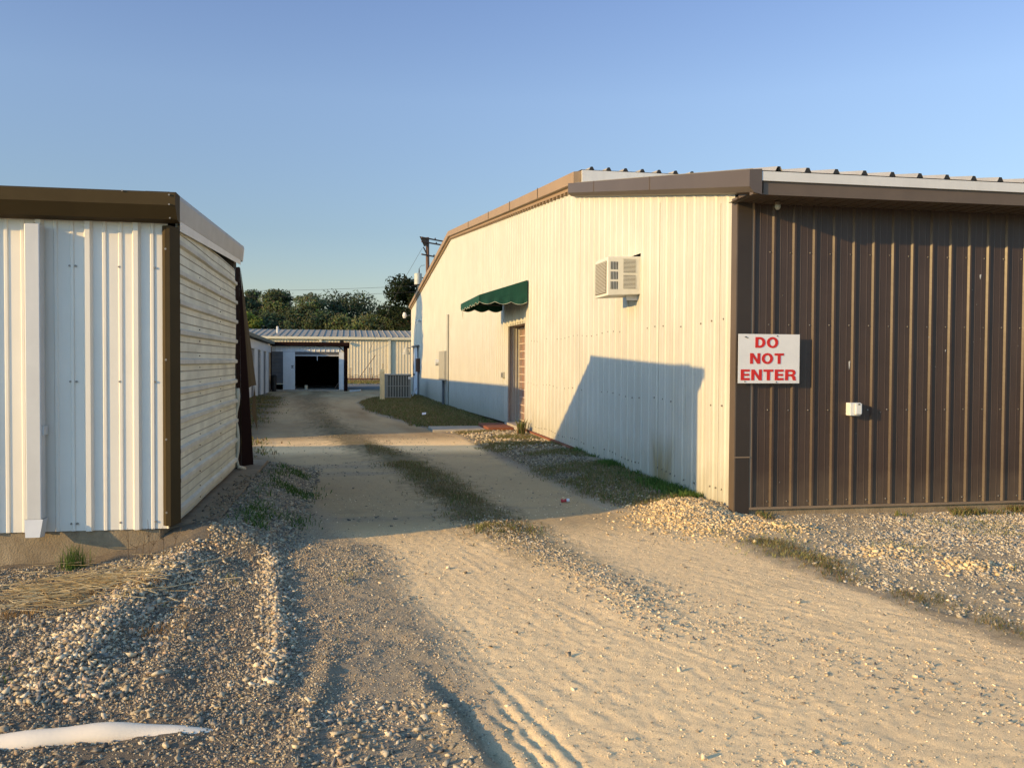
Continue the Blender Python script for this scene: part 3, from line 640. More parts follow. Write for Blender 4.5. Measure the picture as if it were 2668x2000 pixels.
    rw = MB(); rw.add([(XL-.03, 12.0, .1), (xa, ya, .1), (xa, ya, 3.04), (XL-.03, 12.0, 3.04)], [(0, 1, 2, 3)]); rw.build('rear_wall', 'cream_left', t)
    lw = MB(); lw.add([(xa, YL, .1), (xa, ya, .1), (xa, ya, 3.0), (xa, YL, 2.9)], [(0, 1, 2, 3)]); lw.build('end_wall', 'cream_left', t)
    # loose brown trim at the far corner, bent away at the foot
    p = MB()
    p.add([(XL-.01, 11.80, 2.79), (XL+.012, 11.96, 2.81), (XL+.012, 12.16, .14), (XL-.01, 11.82, .14), (XL+.04, 12.5, .16), (XL+.03, 12.35, 1.3), (XL+.02, 12.02, 2.80)],
          [(0, 1, 2, 3)]); 
    p.add([(XL+.012, 11.961, 2.81), (XL+.02, 12.0, 2.80), (XL+.10, 12.25, 1.25), (XL+.155, 12.3, .13), (XL+.02, 12.1, .13)], [(0, 1, 2, 3, 4)])
    p.build('far_corner_trim', 'maroon', t)
    q = MB().add([(XL+.022, 12.02, 2.80), (XL+.112, 12.45, 1.25), (XL+.085, 12.25, 1.22)], [(0, 1, 2)])
    q.add([(XL+.022, 12.02, 2.80), (XL+.13, 12.9, 1.25), (XL+.112, 12.45, 1.25)], [(0, 1, 2)]); 
    q.add([(XL+.13, 12.7, 1.24), (XL+.155, 12.8, .62), (XL+.11, 12.42, .9)], [(0, 1, 2)])
    q.build('bent_flashing', 'olive_trim', t)
    fo = MB(); pts = [(XL+.01+RND.uniform(-.012, .02), 11.68+RND.uniform(-.03, .03), .24+.1*i) for i in range(11)]
    fo.tube([(XL+.09, 11.8, .2)]+pts, [.03]+[RND.uniform(.012, .03) for _ in pts], 7); fo.build('foam_seal', 'foam', t, smooth=True)
left_building()

# ---------------------------------------------------------------- cream and brown warehouse on the right
SHED_NEAR, SHED_FAR = (YB-.5, 3.24), (15.15, 4.50)
MAIN = [(15.0, 4.62), (34.5, 6.40), (57.0, 4.92)]
YE = 57.0
def warehouse():
    t = thing('warehouse', 'long cream ribbed metal warehouse with gabled roof and dark brown end bay', 'building', (XR, YB, 0))
    zs = lambda y: SHED_NEAR[1]+(y-SHED_NEAR[0])*(SHED_FAR[1]-SHED_NEAR[1])/(SHED_FAR[0]-SHED_NEAR[0])
    zm = lambda y: float(np.interp(y, [m[0] for m in MAIN], [m[1] for m in MAIN]))
    top = lambda y: (zs(y)+.06 if y < 15.15 else zm(y)+.03)
    pos = lambda u, d, z: (XR-d, u, z)
    w = MB()
    D0, D1, DZ = 19.75, 21.8, 2.48
    A0, A1, AZ0, AZ1 = 11.66, 12.3, 2.56, 3.10
    RPW = [(0, .075, .04, .013), (.1, .045, .02, .0035), (.2, .045, .02, .0035)]
    def seg(a, b, lo, hi, br=()): sheet(w, profile(a, b, .305, RPW), pos, lo, hi, br)
    seg(YB+.09, A0, lambda u: -.15, top)
    seg(A0, A1, lambda u: -.15, lambda u: AZ0); seg(A0, A1, lambda u: AZ1, top)
    seg(A1, 15.15, lambda u: -.15, top)
    seg(15.15, D0, lambda u: .09, top)
    seg(D0, D1, lambda u: DZ, top)
    seg(D1, 34.5, lambda u: .06-.018*(u-21.8), top)
    seg(34.5, YE, lambda u: .06-.018*(u-21.8)-.12*sm(34, 56, u), top)
    s = w.use(1)
    for zr in (.22, 1.12, 2.05):
        y = YB+.35
        while y < 19.4:
            if not (A0-.1 < y < A1+.1 and zr > 2) and not D0-.1 < y < D1+.1 and RND.random() > .25:
                s.tube([(XR-.001, y+RND.uniform(-.02, .02), zr+.02*math.sin(y*3)), (XR-.01, y, zr+.02*math.sin(y*3))], .011, 6)
            y += .1525 if zr == .22 else .305
    j = s.use(2)
    for y in (9.0, 9.95, 10.9, 14.9, 15.9, 18.6, 26.2): j.box(XR-.006, XR-.001, y-.003, y+.003, .1, top(y)-.15)  # slightly darker seam strips at the sheet laps
    j.build('side_wall', ['cream', mat('weathered screw heads', (.14, .12, .09), .7), mat('panel lap seam', (.42, .40, .33), .6)], t)
    # foundation and rust stained sill under the long wall
    f = MB(); f.box(XR-.05, XR+.2, 14.35, D0-.02, -.35, .055); f.box(XR-.02, XR+.2, D1, 35, -.6, -.18)
    f.box(XR-.05, XR+.2, 13.3, 14.34, -.35, .0)
    f.build('foundation', 'concrete_grey', t)
    MB().box(XR-.07, XR+.1, 15.2, D0-.01, .056, .088).build('rusty_sill', 'brick', t)
    # brown front wall
    x1 = 20.0
    RB = [(0, .05, .022, .021), (.076, .012, .006, .002), (.152, .012, .006, .002)]
    fw = MB(); pr = profile(XR+.16, x1, .2286, RB, phase=4.343)
    sheet(fw, pr, lambda u, d, z: (u, YB-d, z), lambda u: .105, lambda u: 3.28)
    sc = fw.use(1)
    k = 0
    while 4.343+k*.2286 < 8:
        x = 4.343+k*.2286-.05
        for z in (.155, 1.11, 2.0, 2.75):
            sc.tube([(x+RND.uniform(-.008, .008), YB, z+RND.uniform(-.006, .006)), (x, YB-.008, z)], .0062, 6)
        k += 1
    for _ in range(11):
        x = RND.uniform(4.3, 7.6); z = RND.uniform(.3, 2.7); sc.tube([(x, YB-.001, z), (x, YB-.006, z)], .0045, 5)
    sp = sc.use(2)
    ed = MB(); ed.box(XR+.135, XR+.16, YB-.024, YB+.0, .09, 3.25); ed.box(XR+.135, x1, YB-.03, YB+.002, .078, .103)
    for (x, z, l, ww) in ((5.215, 1.62, .09, .018), (6.76, 2.57, .05, .02), (6.15, 1.9, .03, .01), (6.35, 1.75, .02, .01)):
        sp.add([(x-ww/2, YB-.004, z), (x+ww/2, YB-.004, z+.01), (x+ww*.35, YB-.004, z-l*.5), (x-ww*.1, YB-.004, z-l), (x-ww*.4, YB-.004, z-l*.4)], [(0, 1, 2, 3, 4)])
    fo = sp.build('front_wall', ['brown', 'screw', mat('dried white droppings', (.5, .49, .45), .9)], t)
    ed.build('edge_trim', 'tan_trim', fo)
    MB().box(XR+.1, x1, YB+.004, YB+.3, -.3, .078).build('front_foundation', 'concrete', t)
    # corner post of folded trim
    c = MB(); c.box(XR-.035, XR-.022, YB-.03, YB+.10, -.02, 3.3); ct = c.build('corner_trim', 'brown_trim', t)
    MB().box(XR-.022, XR+.134, YB-.03, YB+.02, -.02, 3.3).build('corner_face', 'olive_dark', ct)
    MB().box(XR-.036, XR+.134, YB-.034, YB-.0305, .62, .632).build('lap_edge', 'tan_trim', ct)
    MB().box(XR+.02, x1, YB+.05, YB+.2, .1, 3.3).build('dark_backing', 'darkvoid', t)
    # low pitched roof over the brown bay
    yn = SHED_NEAR[0]; XO = XR-.13
    zr = lambda y: zs(y)+.22
    r = MB(); ribs = [(0, .075, .03, .045)]
    sheet(r, profile(XO+.02, x1, .305, ribs, phase=4.42), lambda u, d, y: (u, y, zr(y)+.012+d), lambda u: yn-.03, lambda u: 15.1)
    cl = r.use(1)
    k = 0
    while 4.42+.305*k < x1:
        x = 4.42+.305*k; cl.extrude([(x-.036, yn-.028, zr(yn)+.008), (x-.014, yn-.028, zr(yn)+.052), (x+.014, yn-.028, zr(yn)+.052), (x+.036, yn-.028, zr(yn)+.008)], (0, .03, 0)); k += 1
    cl.build('low_roof', ['roofmetal', 'dark'], t)
    MB().box(XO+.02, x1, yn-.045, yn+.02, 3.365, 3.455).build('eave_gutter', 'gutter_white', t)
    MB().box(XO+.03, x1, yn-.02, yn+.05, 3.235, 3.362).build('eave_fascia', 'brown_trim', t)
    so = MB(); pr = profile(XO+.02, x1, .15, [(0, .03, .02, .008)])
    sheet(so, pr, lambda u, d, y: (u, y, 3.245-d), lambda u: yn+.05, lambda u: YB+.03); so.build('soffit', 'brown_trim', t)
    # rake trim of the low roof with its kinked end
    tr = MB()
    y0, y1 = yn-.05, 15.2
    sec = lambda y: [(XR-.02, y, zs(y)+.0), (XR-.10, y, zs(y)+.015), (XO-.02, y, zs(y)+.07), (XO-.02, y, zs(y)+.235), (XR-.02, y, zs(y)+.245)]
    A, B = sec(y0), sec(y1); n = 5
    tr.add(A+B, [tuple(range(n))[::-1], tuple(range(n, 2*n))]+[(i, (i+1) % n, n+(i+1) % n, n+i) for i in range(n)]); sm_ = tr.use(1)
    for y in (13.55, 10.9): sm_.box(XO-.026, XO-.018, y-.008, y+.008, zs(y)+.07, zs(y)+.236)
    sm_.build('low_rake_trim', ['tan_brown', 'brown_trim'], t)
    MB().add([(XR-.02, YB-.02, 3.26), (XR+.0, yn-.04, 3.24), (XR+.0, yn-.04, 3.37), (XR-.02, YB-.02, 3.32)], [(0, 1, 2, 3)]).build('eave_return', 'brown_trim', t)
    # main gable: rake trim, roof, eave
    tr = MB(); XO2 = XR-.14
    def msec(y):
        z = zm(y); return [(XR-.02, y, z), (XR-.06, y, z+.0), (XR-.06, y, z+.06), (XO2, y, z+.075), (XO2, y, z+.27), (XR, y, z+.29)]
    ys = [14.85, 34.5, YE+.25]; secs = [msec(y) if y <= YE else [(a, YE+.25, c-.018) for a, b, c in msec(YE)] for y in ys]
    secs[0] = [(a, b, c-.014) for a, b, c in secs[0]]
    n = 6; vs = sum(secs, []); fs = [tuple(range(n))[::-1], tuple(range(2*n, 3*n))]
    for k in range(2): fs += [(k*n+i, k*n+(i+1) % n, (k+1)*n+(i+1) % n, (k+1)*n+i) for i in range(n)]
    sm_ = tr.add(vs, fs).use(1)
    for y in (17.8, 21.0, 24.3, 28.5, 40, 46): sm_.box(XO2-.012, XO2-.002, y-.012, y+.012, zm(y)+.08, zm(y)+.285)
    dn = sm_.use(2)
    y = 15.25
    while y < YE:
        dn.box(XR-.058, XR-.021, y-.05, y+.05, zm(y)-.05, zm(y)-.003); y += .305
    dn.build('rake_trim', ['tan_rake', 'brown_trim', mat('brown closure strips', (.20, .14, .085), .7)], t)
    r = MB()
    x2 = 34.0
    for a, b in ((14.85, 34.5), (34.5, YE+.25)):
        za, zb = zm(max(a, 15)), zm(min(b, YE))
        sheet(r, profile(XR, x2, .305, [(0, .075, .03, .045)], phase=4.12), lambda u, d, q: (u, a+(b-a)*q, za+(zb-za)*q+.30+d), lambda u: 0, lambda u: 1)
    MB().box(XR, x2, 14.80, 14.87, 4.69, 4.90).build('main_gutter', 'gutter_white', t)
    cl = r.use(1)
    for k in range(40):
        x = 4.12+.305*k; cl.extrude([(x-.045, 14.8, 4.91), (x-.016, 14.8, 4.965), (x+.016, 14.8, 4.965), (x+.045, 14.8, 4.91)], (0, .045, 0))
    cl.build('main_roof', ['roofgrey', 'dark'], t)
    MB().box(XR+.02, x2, 15.2, 15.3, 2.5, 4.85).build('eave_wall', 'cream', t)
    MB().add([(XR, YE, -.5), (x2, YE, -.5), (x2, YE, 4.95), (XR, YE, 4.95)], [(0, 1, 2, 3)]).build('rear_wall', 'cream', t)
    # recessed double doorway: ribbed jamb, red door behind pale bars
    d = MB(); XD = XR+.34
    sheet(d, profile(XR+.012, XD, .068, [(0, .03, .016, .012)]), lambda u, dd, z: (u, D1-.0-dd, z), lambda u: .1, lambda u: DZ)
    dj = d.build('door_jamb', 'jamb', t)
    MB().box(XR-.022, XR+.01, D1-.055, D1-.002, .1, DZ).build('jamb_edge', 'pipegrey_light', dj)
    h = MB().box(XR+.0, XD, D0-.0, D1, DZ-.002, DZ+.06); h.box(XR-.0, XD, D0-.04, D0, .1, DZ); h.build('door_frame', 'jamb', t)
    dd = MB().box(XD, XD+.05, D0-.2, D1+.1, .09, DZ+.1).build('door', 'redgate', t)
    g = MB(); XG = XD-.06
    for i in range(14): 
        y = D0+.03+(D1-D0-.06)*i/13; g.box(XG-.008, XG+.008, y-.008, y+.008, .13, DZ-.03)
    for i in range(13):
        z = .15+(DZ-.2)*i/12; g.box(XG-.010, XG+.010, D0+.02, D1-.02, z-.011, z+.011)
    g.build('security_gate', 'gatebar', t)
    MB().box(XR-.1, XD, D0-.05, D1, .0, .10).build('threshold', 'concrete_grey', t)
    # back personnel door
    e = MB(); e.box(XR-.03, XR-.004, 50.9, 54.3, -.45, 2.42); bd = e.build('back_door', 'whitewall', t)
    e = MB(); e.box(XR-.07, XR-.02, 54.3, 54.5, -.45, 2.46); e.box(XR-.06, XR-.02, 50.75, 50.9, -.45, 2.42); e.box(XR-.16, XR-.02, 50.0, 54.5, 2.44, 2.52); e.build('back_door_frame', 'pipegrey', bd)
    MB().box(XR-.1, XR-.03, 53.3, 53.6, .75, .85).build('handle', 'dark', bd)
M['olive_dark'] = mat('dark brown corner steel', (.030, .022, .016), .55, .12, 3)
M['tan_brown'] = mat('taupe rake steel', (.088, .070, .059), .45, .08, 2, streak=.1)
M['tan_rake'] = mat('tan rake steel', (.30, .205, .115), .5, .08, 2, streak=.12)
M['pipegrey_light'] = mat('grey door edge', (.25, .24, .21), .5, .1, 4)
warehouse()

# ---------------------------------------------------------------- fittings on the warehouse
def do_not_enter():
    x0, x1, z0, z1, y = 3.925, 4.605, 1.392, 1.898, YB-.075
    t = thing('warning_sign', 'white metal sign with red DO NOT ENTER lettering on the brown corner', 'sign', (x0, y, z0))
    s = MB().box(x0, x1, y, y+.004, z0, z1).use(1)
    W, H = x1-x0, z1-z0
    for fx, fy in ((.12, .06), (.63, .035), (.11, .965), (.62, .975)):
        s.tube([(x0+fx*W, y-.001, z1-fy*H), (x0+fx*W, y-.006, z1-fy*H)], .006, 7)
    s.bar((x0+.1*W, y-.003, z1-.06*H), (x0+.16*W, y-.003, z1-.085*H), .005); pl = s.build('plate', ['signwhite', 'dark'], t)
    def arc(cx_, cy_, rx_, ry_, a0, a1, n=14): return [(cx_+rx_*math.cos(rad(a0+(a1-a0)*i/n)), cy_+ry_*math.sin(rad(a0+(a1-a0)*i/n))) for i in range(n+1)]
    def glyph(ch):          # outlines in a unit-high box, (width, [loops])
        s = .23
        if ch == 'D': return .86, [[(0, 0), (.40, 0)]+arc(.40, .5, .46, .5, -90, 90)+[(0, 1)], [(s+.03, .2)]+[(s+.03, .8), (.38, .8)]+arc(.38, .5, .22, .3, 90, -90)]
        if ch == 'O': return .98, [arc(.49, .5, .49, .52, 0, 352, 30), arc(.49, .5, .235, .32, 0, 352, 30)]
        if ch == 'N': return .88, [[(0, 0), (.25, 0), (.25, .62), (.62, 0), (.88, 0), (.88, 1), (.63, 1), (.63, .4), (.27, 1), (0, 1)]]
        if ch == 'T': return .82, [[(.28, 0), (.54, 0), (.54, .79), (.82, .79), (.82, 1), (0, 1), (0, .79), (.28, .79)]]
        if ch == 'E': return .74, [[(0, 0), (.74, 0), (.74, .21), (.26, .21), (.26, .41), (.69, .41), (.69, .6), (.26, .6), (.26, .8), (.73, .8), (.73, 1), (0, 1)]]
        if ch == 'R': return .88, [[(0, 0), (.26, 0), (.26, .37), (.38, .37)]+arc(.40, .22, .2, .15, 90, 0, 5)+[(.62, .06), (.66, 0), (.93, 0), (.89, .08), (.86, .26)]+arc(.66, .30, .2, .14, 0, 80, 4)+[(.74, .46)]+arc(.58, .72, .30, .28, -50, 90, 8)+[(0, 1)],
                               [(.26, .57), (.26, .8), (.52, .8)]+arc(.52, .685, .115, .115, 90, -90, 8)[1:-1]+[(.52, .57)]]
    lines = [('DO', .272, .645, .062, .278), ('NOT', .19, .74, .388, .603), ('ENTER', .042, .937, .718, .938)]
    for word, fx0, fx1, fy0, fy1 in lines:
        gs = [glyph(c) for c in word]; gap = .12; tot = sum(g[0] for g in gs)+gap*(len(gs)-1)
        hh = (fy1-fy0)*H; sx = (fx1-fx0)*W/tot; px = x0+fx0*W
        for c, (gw, loops) in zip(word, gs):
            cu = bpy.data.curves.new('letter', 'CURVE'); cu.dimensions = '2D'; cu.fill_mode = 'BOTH'; cu.extrude = .0012
            for lp in loops:
                sp = cu.splines.new('POLY'); sp.points.add(len(lp)-1); sp.use_cyclic_u = True
                for i, (a, b) in enumerate(lp): sp.points[i].co = (a*sx, b*hh, 0, 1)
            tmp = bpy.data.objects.new('tmp', cu); link(tmp)
            dg = bpy.context.evaluated_depsgraph_get(); me = bpy.data.meshes.new_from_object(tmp.evaluated_get(dg))
            bpy.data.objects.remove(tmp)
            me.transform(Matrix.Rotation(rad(90), 4, 'X')); me.materials.clear(); me.materials.append(M['signred'])
            o = bpy.data.objects.new('letter_'+c.lower(), me); o.parent = pl; link(o)
            o.location = (px-x0, -.0026, z1-fy1*H-z0)
            px += (gw+gap)*sx
do_not_enter()
def outlet():
    t = thing('outlet_box', 'small white weatherproof outlet box on the brown ribbed wall', 'outlet box', (5.24, YB, 1.05))
    MB().box(5.183, 5.308, YB-.085, YB-.001, 1.052, 1.188).build('body', 'plasticwhite', t, bevel=.006)
    c = MB().box(5.232, 5.306, YB-.112, YB-.086, 1.066, 1.182); cv = c.build('cover', 'plasticwhite', t, bevel=.008)
    MB().box(5.26, 5.275, YB-.117, YB-.112, 1.168, 1.18).build('latch', 'dark', cv)
outlet()
def soffit_lamp():
    t = thing('soffit_light', 'small pale round light under the brown eave near the corner', 'light', (4.28, 8.36, 3.2))
    MB().tube([(4.28, 8.36, 3.235), (4.28, 8.36, 3.205)], .035, 14).build('base', 'brown_trim', t)
    MB().tube([(4.28, 8.36, 3.205), (4.28, 8.36, 3.18), (4.28, 8.36, 3.155)], [.028, .03, .016], 14).build('globe', 'boxgrey', t, smooth=True)
soffit_lamp()
def window_ac():
    y0, y1, z0, z1, xo = 11.66, 12.28, 2.56, 3.06, XR-.47
    t = thing('window_air_conditioner', 'beige window air conditioner poking out of the cream wall', 'air conditioner', (XR, 12, z0))
    b = MB().add([(XR+.1, y0, z0-.02), (xo, y0, z0-.05), (xo, y1, z0-.05), (XR+.1, y1, z0-.02), (XR+.1, y0, z1), (xo, y0, z1-.02), (xo, y1, z1-.02), (XR+.1, y1, z1)],
                 [(0,1,2,3),(4,7,6,5),(0,4,5,1),(1,5,6,2),(2,6,7,3),(3,7,4,0)]).build('housing', 'acbeige', t, bevel=.012)
    v = MB().box(xo-.008, xo+.0, y0+.05, y1-.04, z0-.01, z1-.07).use(1)
    for i in range(22): z = z0+.005+i*.0195; v.box(xo-.012, xo-.008, y0+.055, y1-.045, z, z+.006)
    v.build('rear_grille', ['acgrille', 'acbeige'], t)
    a = MB()
    for bz in (0, 1, 2):
        for i in range(5): a.box(xo+.045+i*.022, xo+.056+i*.022, y0-.003, y0+.002, z0+.04+bz*.135, z0+.145+bz*.135)
    a.build('side_vent', 'dark', t)
    l = MB()
    for bz in (0, 1):
        l.box(xo+.225, xo+.40, y0-.002, y0+.002, z0+.05+bz*.215, z0+.24+bz*.215)
    l.use(1)
    for bz in (0, 1):
        for i in range(11): l.box(xo+.225, xo+.40, y0-.008, y0-.002, z0+.052+bz*.215+i*.0175, z0+.061+bz*.215+i*.0175)
    l.build('side_louvre', ['dark', 'acbeige'], t)
    MB().box(xo+.30, XR-.0, y0+.1, y0+.13, z0-.10, z0-.02).build('bracket', 'gutter_white', t)
    MB().add([(XR+.06, y0, z1-.02), (XR+.06, y1+.02, z1-.02), (XR+.06, y1+.02, 3.10), (XR+.06, y0, 3.10)], [(0, 1, 2, 3)]).build('wall_gap', 'darkvoid', t)
    MB().add([(XR-.012, 11.95, 3.03), (XR-.012, 12.32, 3.03), (XR-.012, 12.32, 3.115), (XR-.012, 12.15, 3.115), (XR-.02, 12.0, 3.09)], [(0, 1, 2, 3, 4)]).build('torn_panel', 'cream', t)
window_ac()
def awning():
    y0, y1, xw, xf = 19.33, 22.55, XR-.03, XR-1.12
    zt, zf, dr = 3.42, 3.07, .2
    t = thing('awning', 'dark green canvas awning with scalloped edge over the barred doorway', 'awning', (xw, y0, zf))
    n = 24
    c = MB().add([(xw, y0, zt), (xf, y0, zf), (xf, y1, zf), (xw, y1, zt)], [(0, 1, 2, 3)])
    c.add([(xw, y0, zt), (xf, y0, zf), (xw, y0, zf)], [(0, 1, 2)]); c.add([(xw, y1, zt), (xf, y1, zf), (xw, y1, zf)], [(2, 1, 0)])
    co = c.build('canopy', 'green', t)
    def valance(p, q, ns):
        v = MB(); tr = MB(); pv = None; vs = []; m = ns*10
        for i in range(m+1):
            f = i/m; ph = (f*ns) % 1; d = dr*(.72+.28*math.sin(math.pi*ph)) if i < m else dr*.72
            x, y = p[0]+(q[0]-p[0])*f, p[1]+(q[1]-p[1])*f
            wv = .012*math.sin(f*ns*2*math.pi*1.5)
            vs += [(x, y, zf), (x+(wv if p[0] == q[0] else 0)-.006, y+(wv if p[1] == q[1] else 0)-.006, zf-d)]
        v.add(vs, [(2*i, 2*i+2, 2*i+3, 2*i+1) for i in range(m)])
        o = v.build('valance', 'green', t)
        tr.tube([vs[2*i+1] for i in range(m+1)], .0045, 4); tr.build('binding', 'greentrim', o)
    valance((xw, y0), (xf, y0), 3); valance((xf, y0), (xf, y1), 7); valance((xf, y1), (xw, y1), 3)
    f = MB()
    for y in (y0+.02, (y0+y1)/2, y1-.02):
        f.tube([(xw, y, zt-.03), (xf+.02, y, zf-.02), (xw, y, zf-.02)], .012, 6)
    f.tube([(xf+.02, y0, zf-.02), (xf+.02, y1, zf-.02)], .012, 6); f.build('frame', 'pipegrey', t)
    MB().tube([(xf+.02, y1-.1, zf-.2), (xf+.03, y1-.15, zf-.38), (xf+.02, y1-.25, zf-.40), (xf+.02, y1-.3, zf-.2)], .006, 5).build('cord', 'greentrim', t)
awning()
def wall_things():
    t = thing('doorbell_box', 'tiny grey box on the cream wall beside the barred door', 'switch box', (XR, 22.4, 1.2))
    MB().box(XR-.06, XR-.001, 22.3, 22.55, 1.18, 1.33).build('body', 'boxgrey', t, bevel=.01); MB().box(XR-.068, XR-.06, 22.33, 22.52, 1.2, 1.31).build('cover', 'pipegrey', t)
    t = thing('meter_box', 'tall grey electric meter box with conduit on the shaded far wall', 'meter box', (XR, 35.5, -.2))
    MB().box(XR-.2, XR-.002, 35.2, 37.3, .82, 2.02).build('cabinet', 'boxgrey', t, bevel=.01)
    MB().box(XR-.205, XR-.2, 35.25, 37.2, .86, 1.98).build('cabinet_door', 'jamb', t)
    MB().tube([(XR-.1, 38.0, 1.55), (XR-.28, 38.0, 1.55)], .14, 14).build('meter', 'plasticwhite', t)
    MB().tube([(XR-.06, 35.12, 3.47), (XR-.06, 35.12, -.25)], .05, 8).build('conduit', 'boxgrey', t)
    MB().tube([(XR-.12, 36.2, .82), (XR-.12, 36.2, -.3)], .06, 8).build('conduit', 'pipegrey', t)
    t = thing('disconnect_box', 'dark disconnect box with two thin pipes beside the far back door', 'electrical box', (XR, 50, 0))
    MB().box(XR-.2, XR-.002, 49.6, 50.5, 1.0, 1.75).build('body', 'rust', t, bevel=.02)
    for y in (49.7, 50.3): MB().tube([(XR-.08, y, 1.0), (XR-.08, y, -.4)], .035, 6).build('pipe', 'pipegrey', t)
    MB().tube([(XR-.1, 50, 1.75), (XR-.1, 50.6, 2.5)], .03, 6).build('conduit', 'pipegrey', t)
    t = thing('wall_light', 'small white floodlight high on the far end of the cream wall', 'light', (XR, 49.2, 3.8))
    MB().tube([(XR-.002, 49.2, 3.85), (XR-.1, 49.2, 3.85)], .06, 8).build('base', 'plasticwhite', t)
    MB().tube([(XR-.1, 49.2, 3.85), (XR-.25, 48.9, 3.75)], [.05, .11], 10).build('lamp_head', 'plasticwhite', t)
    t = thing('service_insulator', 'pale insulator hanging off the far eave corner', 'insulator', (XR-.2, YE, 4.4))
    MB().tube([(XR, YE+.1, 4.55), (XR-.35, YE+.1, 4.5)], .03, 6).build('bracket', 'pipegrey', t)
    MB().tube([(XR-.42, YE+.1, 4.35), (XR-.42, YE+.1, 4.5), (XR-.42, YE+.1, 4.72)], [.08, .15, .08], 10).build('spool', 'plasticwhite', t)
    t = thing('wall_bell', 'small grey bell shaped fitting on the far wall corner', 'fitting', (XR-.2, YE, 2.2))
    MB().tube([(XR-.3, YE+.1, 2.02), (XR-.3, YE+.1, 2.2), (XR-.3, YE+.1, 2.5)], [.26, .2, .1], 10).build('shade', 'boxgrey', t); MB().tube([(XR, YE+.1, 2.42), (XR-.3, YE+.1, 2.48)], .03, 6).build('arm', 'pipegrey', t)
    zz = lambda y: float(np.interp(y, GY, GZ))
    s = MB().box(1.95, 3.22, 20.7, 21.95, zz(21.4)-.1, -.012).build('concrete_walk', 'concrete_grey', bevel=.015); tag(s, 'short flat concrete walk leading to the barred doorway', 'walkway')
    s = MB().box(3.23, XR-.101, 20.5, 22.1, zz(21.4)-.1, .05).build('brick_step', 'brick', bevel=.015); tag(s, 'low red brick step at the barred doorway', 'step')
    s = MB().box(XR-.9, XR-.06, 49.5, 54, -.5, -.28).build('back_step', 'concrete_grey', bevel=.03); tag(s, 'low concrete step at the far back door', 'step')
    s = MB(); s.bar((3.3, 47.0, -.33), (3.55, 46.9, .18), .05); tag(s.build('marker_stake', 'gutter_white'), 'thin pale leaning stake in the grass by the far wall', 'stake')
wall_things()

# ---------------------------------------------------------------- yard things
def condenser():
    x0, x1, y0, y1, z0 = 1.80, 3.05, 44.0, 45.2, -.30
    t = thing('condenser_unit', 'large grey outdoor air conditioning condenser with vertical louvres on the grass', 'air conditioner', (x0, y0, z0))
    MB().box(x0-.1, x1+.1, y0-.1, y1+.1, z0-.1, z0+.06).build('pad', 'concrete_grey', t)
    b = MB().box(x0+.04, x1-.04, y0+.03, y1-.03, z0+.07, z0+1.2); co = b.build('coil', 'condenser_coil', t)
    l = MB()
    for i in range(9):
        x = x0+.1+i*(x1-x0-.2)/8; l.box(x-.022, x+.022, y0, y0+.03, z0+.08, z0+1.18)
        y = y0+.1+i*(y1-y0-.2)/8; l.box(x0, x0+.03, y-.02, y+.02, z0+.08, z0+1.18)
    for z in (.1, .65): l.box(x0+.02, x1-.02, y0+.005, y0+.02, z0+z, z0+z+.03)
    l.build('louvre_grille', 'condenser', t)
    for x in (x0, x1-.06):
        for y in (y0-.01, y1-.06): MB().box(x, x+.06, y, y+.07, z0+.06, z0+1.2).build('corner_post', 'condenser', t)
    MB().box(x0-.02, x1+.02, y0-.03, y1+.03, z0+1.18, z0+1.25).build('lid', 'condenser', t, bevel=.015)
    MB().box(x1-.14, x1-.03, y0-.025, y0-.012, z0+1.0, z0+1.12).build('badge', 'plasticwhite', t)
    t = thing('wooden_post', 'square cream painted post standing beside the condenser unit', 'post', (1.5, 42.3, -.3))
    MB().box(1.46, 1.68, 42.2, 42.42, -.45, 1.12).build('shaft', 'post_cream', t, bevel=.01)
    MB().add([(1.46, 42.2, 1.12), (1.68, 42.2, 1.12), (1.68, 42.42, 1.12), (1.46, 42.42, 1.12), (1.51, 42.25, 1.22), (1.68, 42.25, 1.19), (1.68, 42.4, 1.19), (1.51, 42.4, 1.22)],
             [(0,1,5,4),(1,2,6,5),(2,3,7,6),(3,0,4,7),(4,5,6,7)]).build('cap', 'post_cream', t)
    MB().tube([(1.6, 42.3, 1.18), (1.6, 42.3, 1.48)], .02, 6).build('hook', 'dark', t)
condenser()
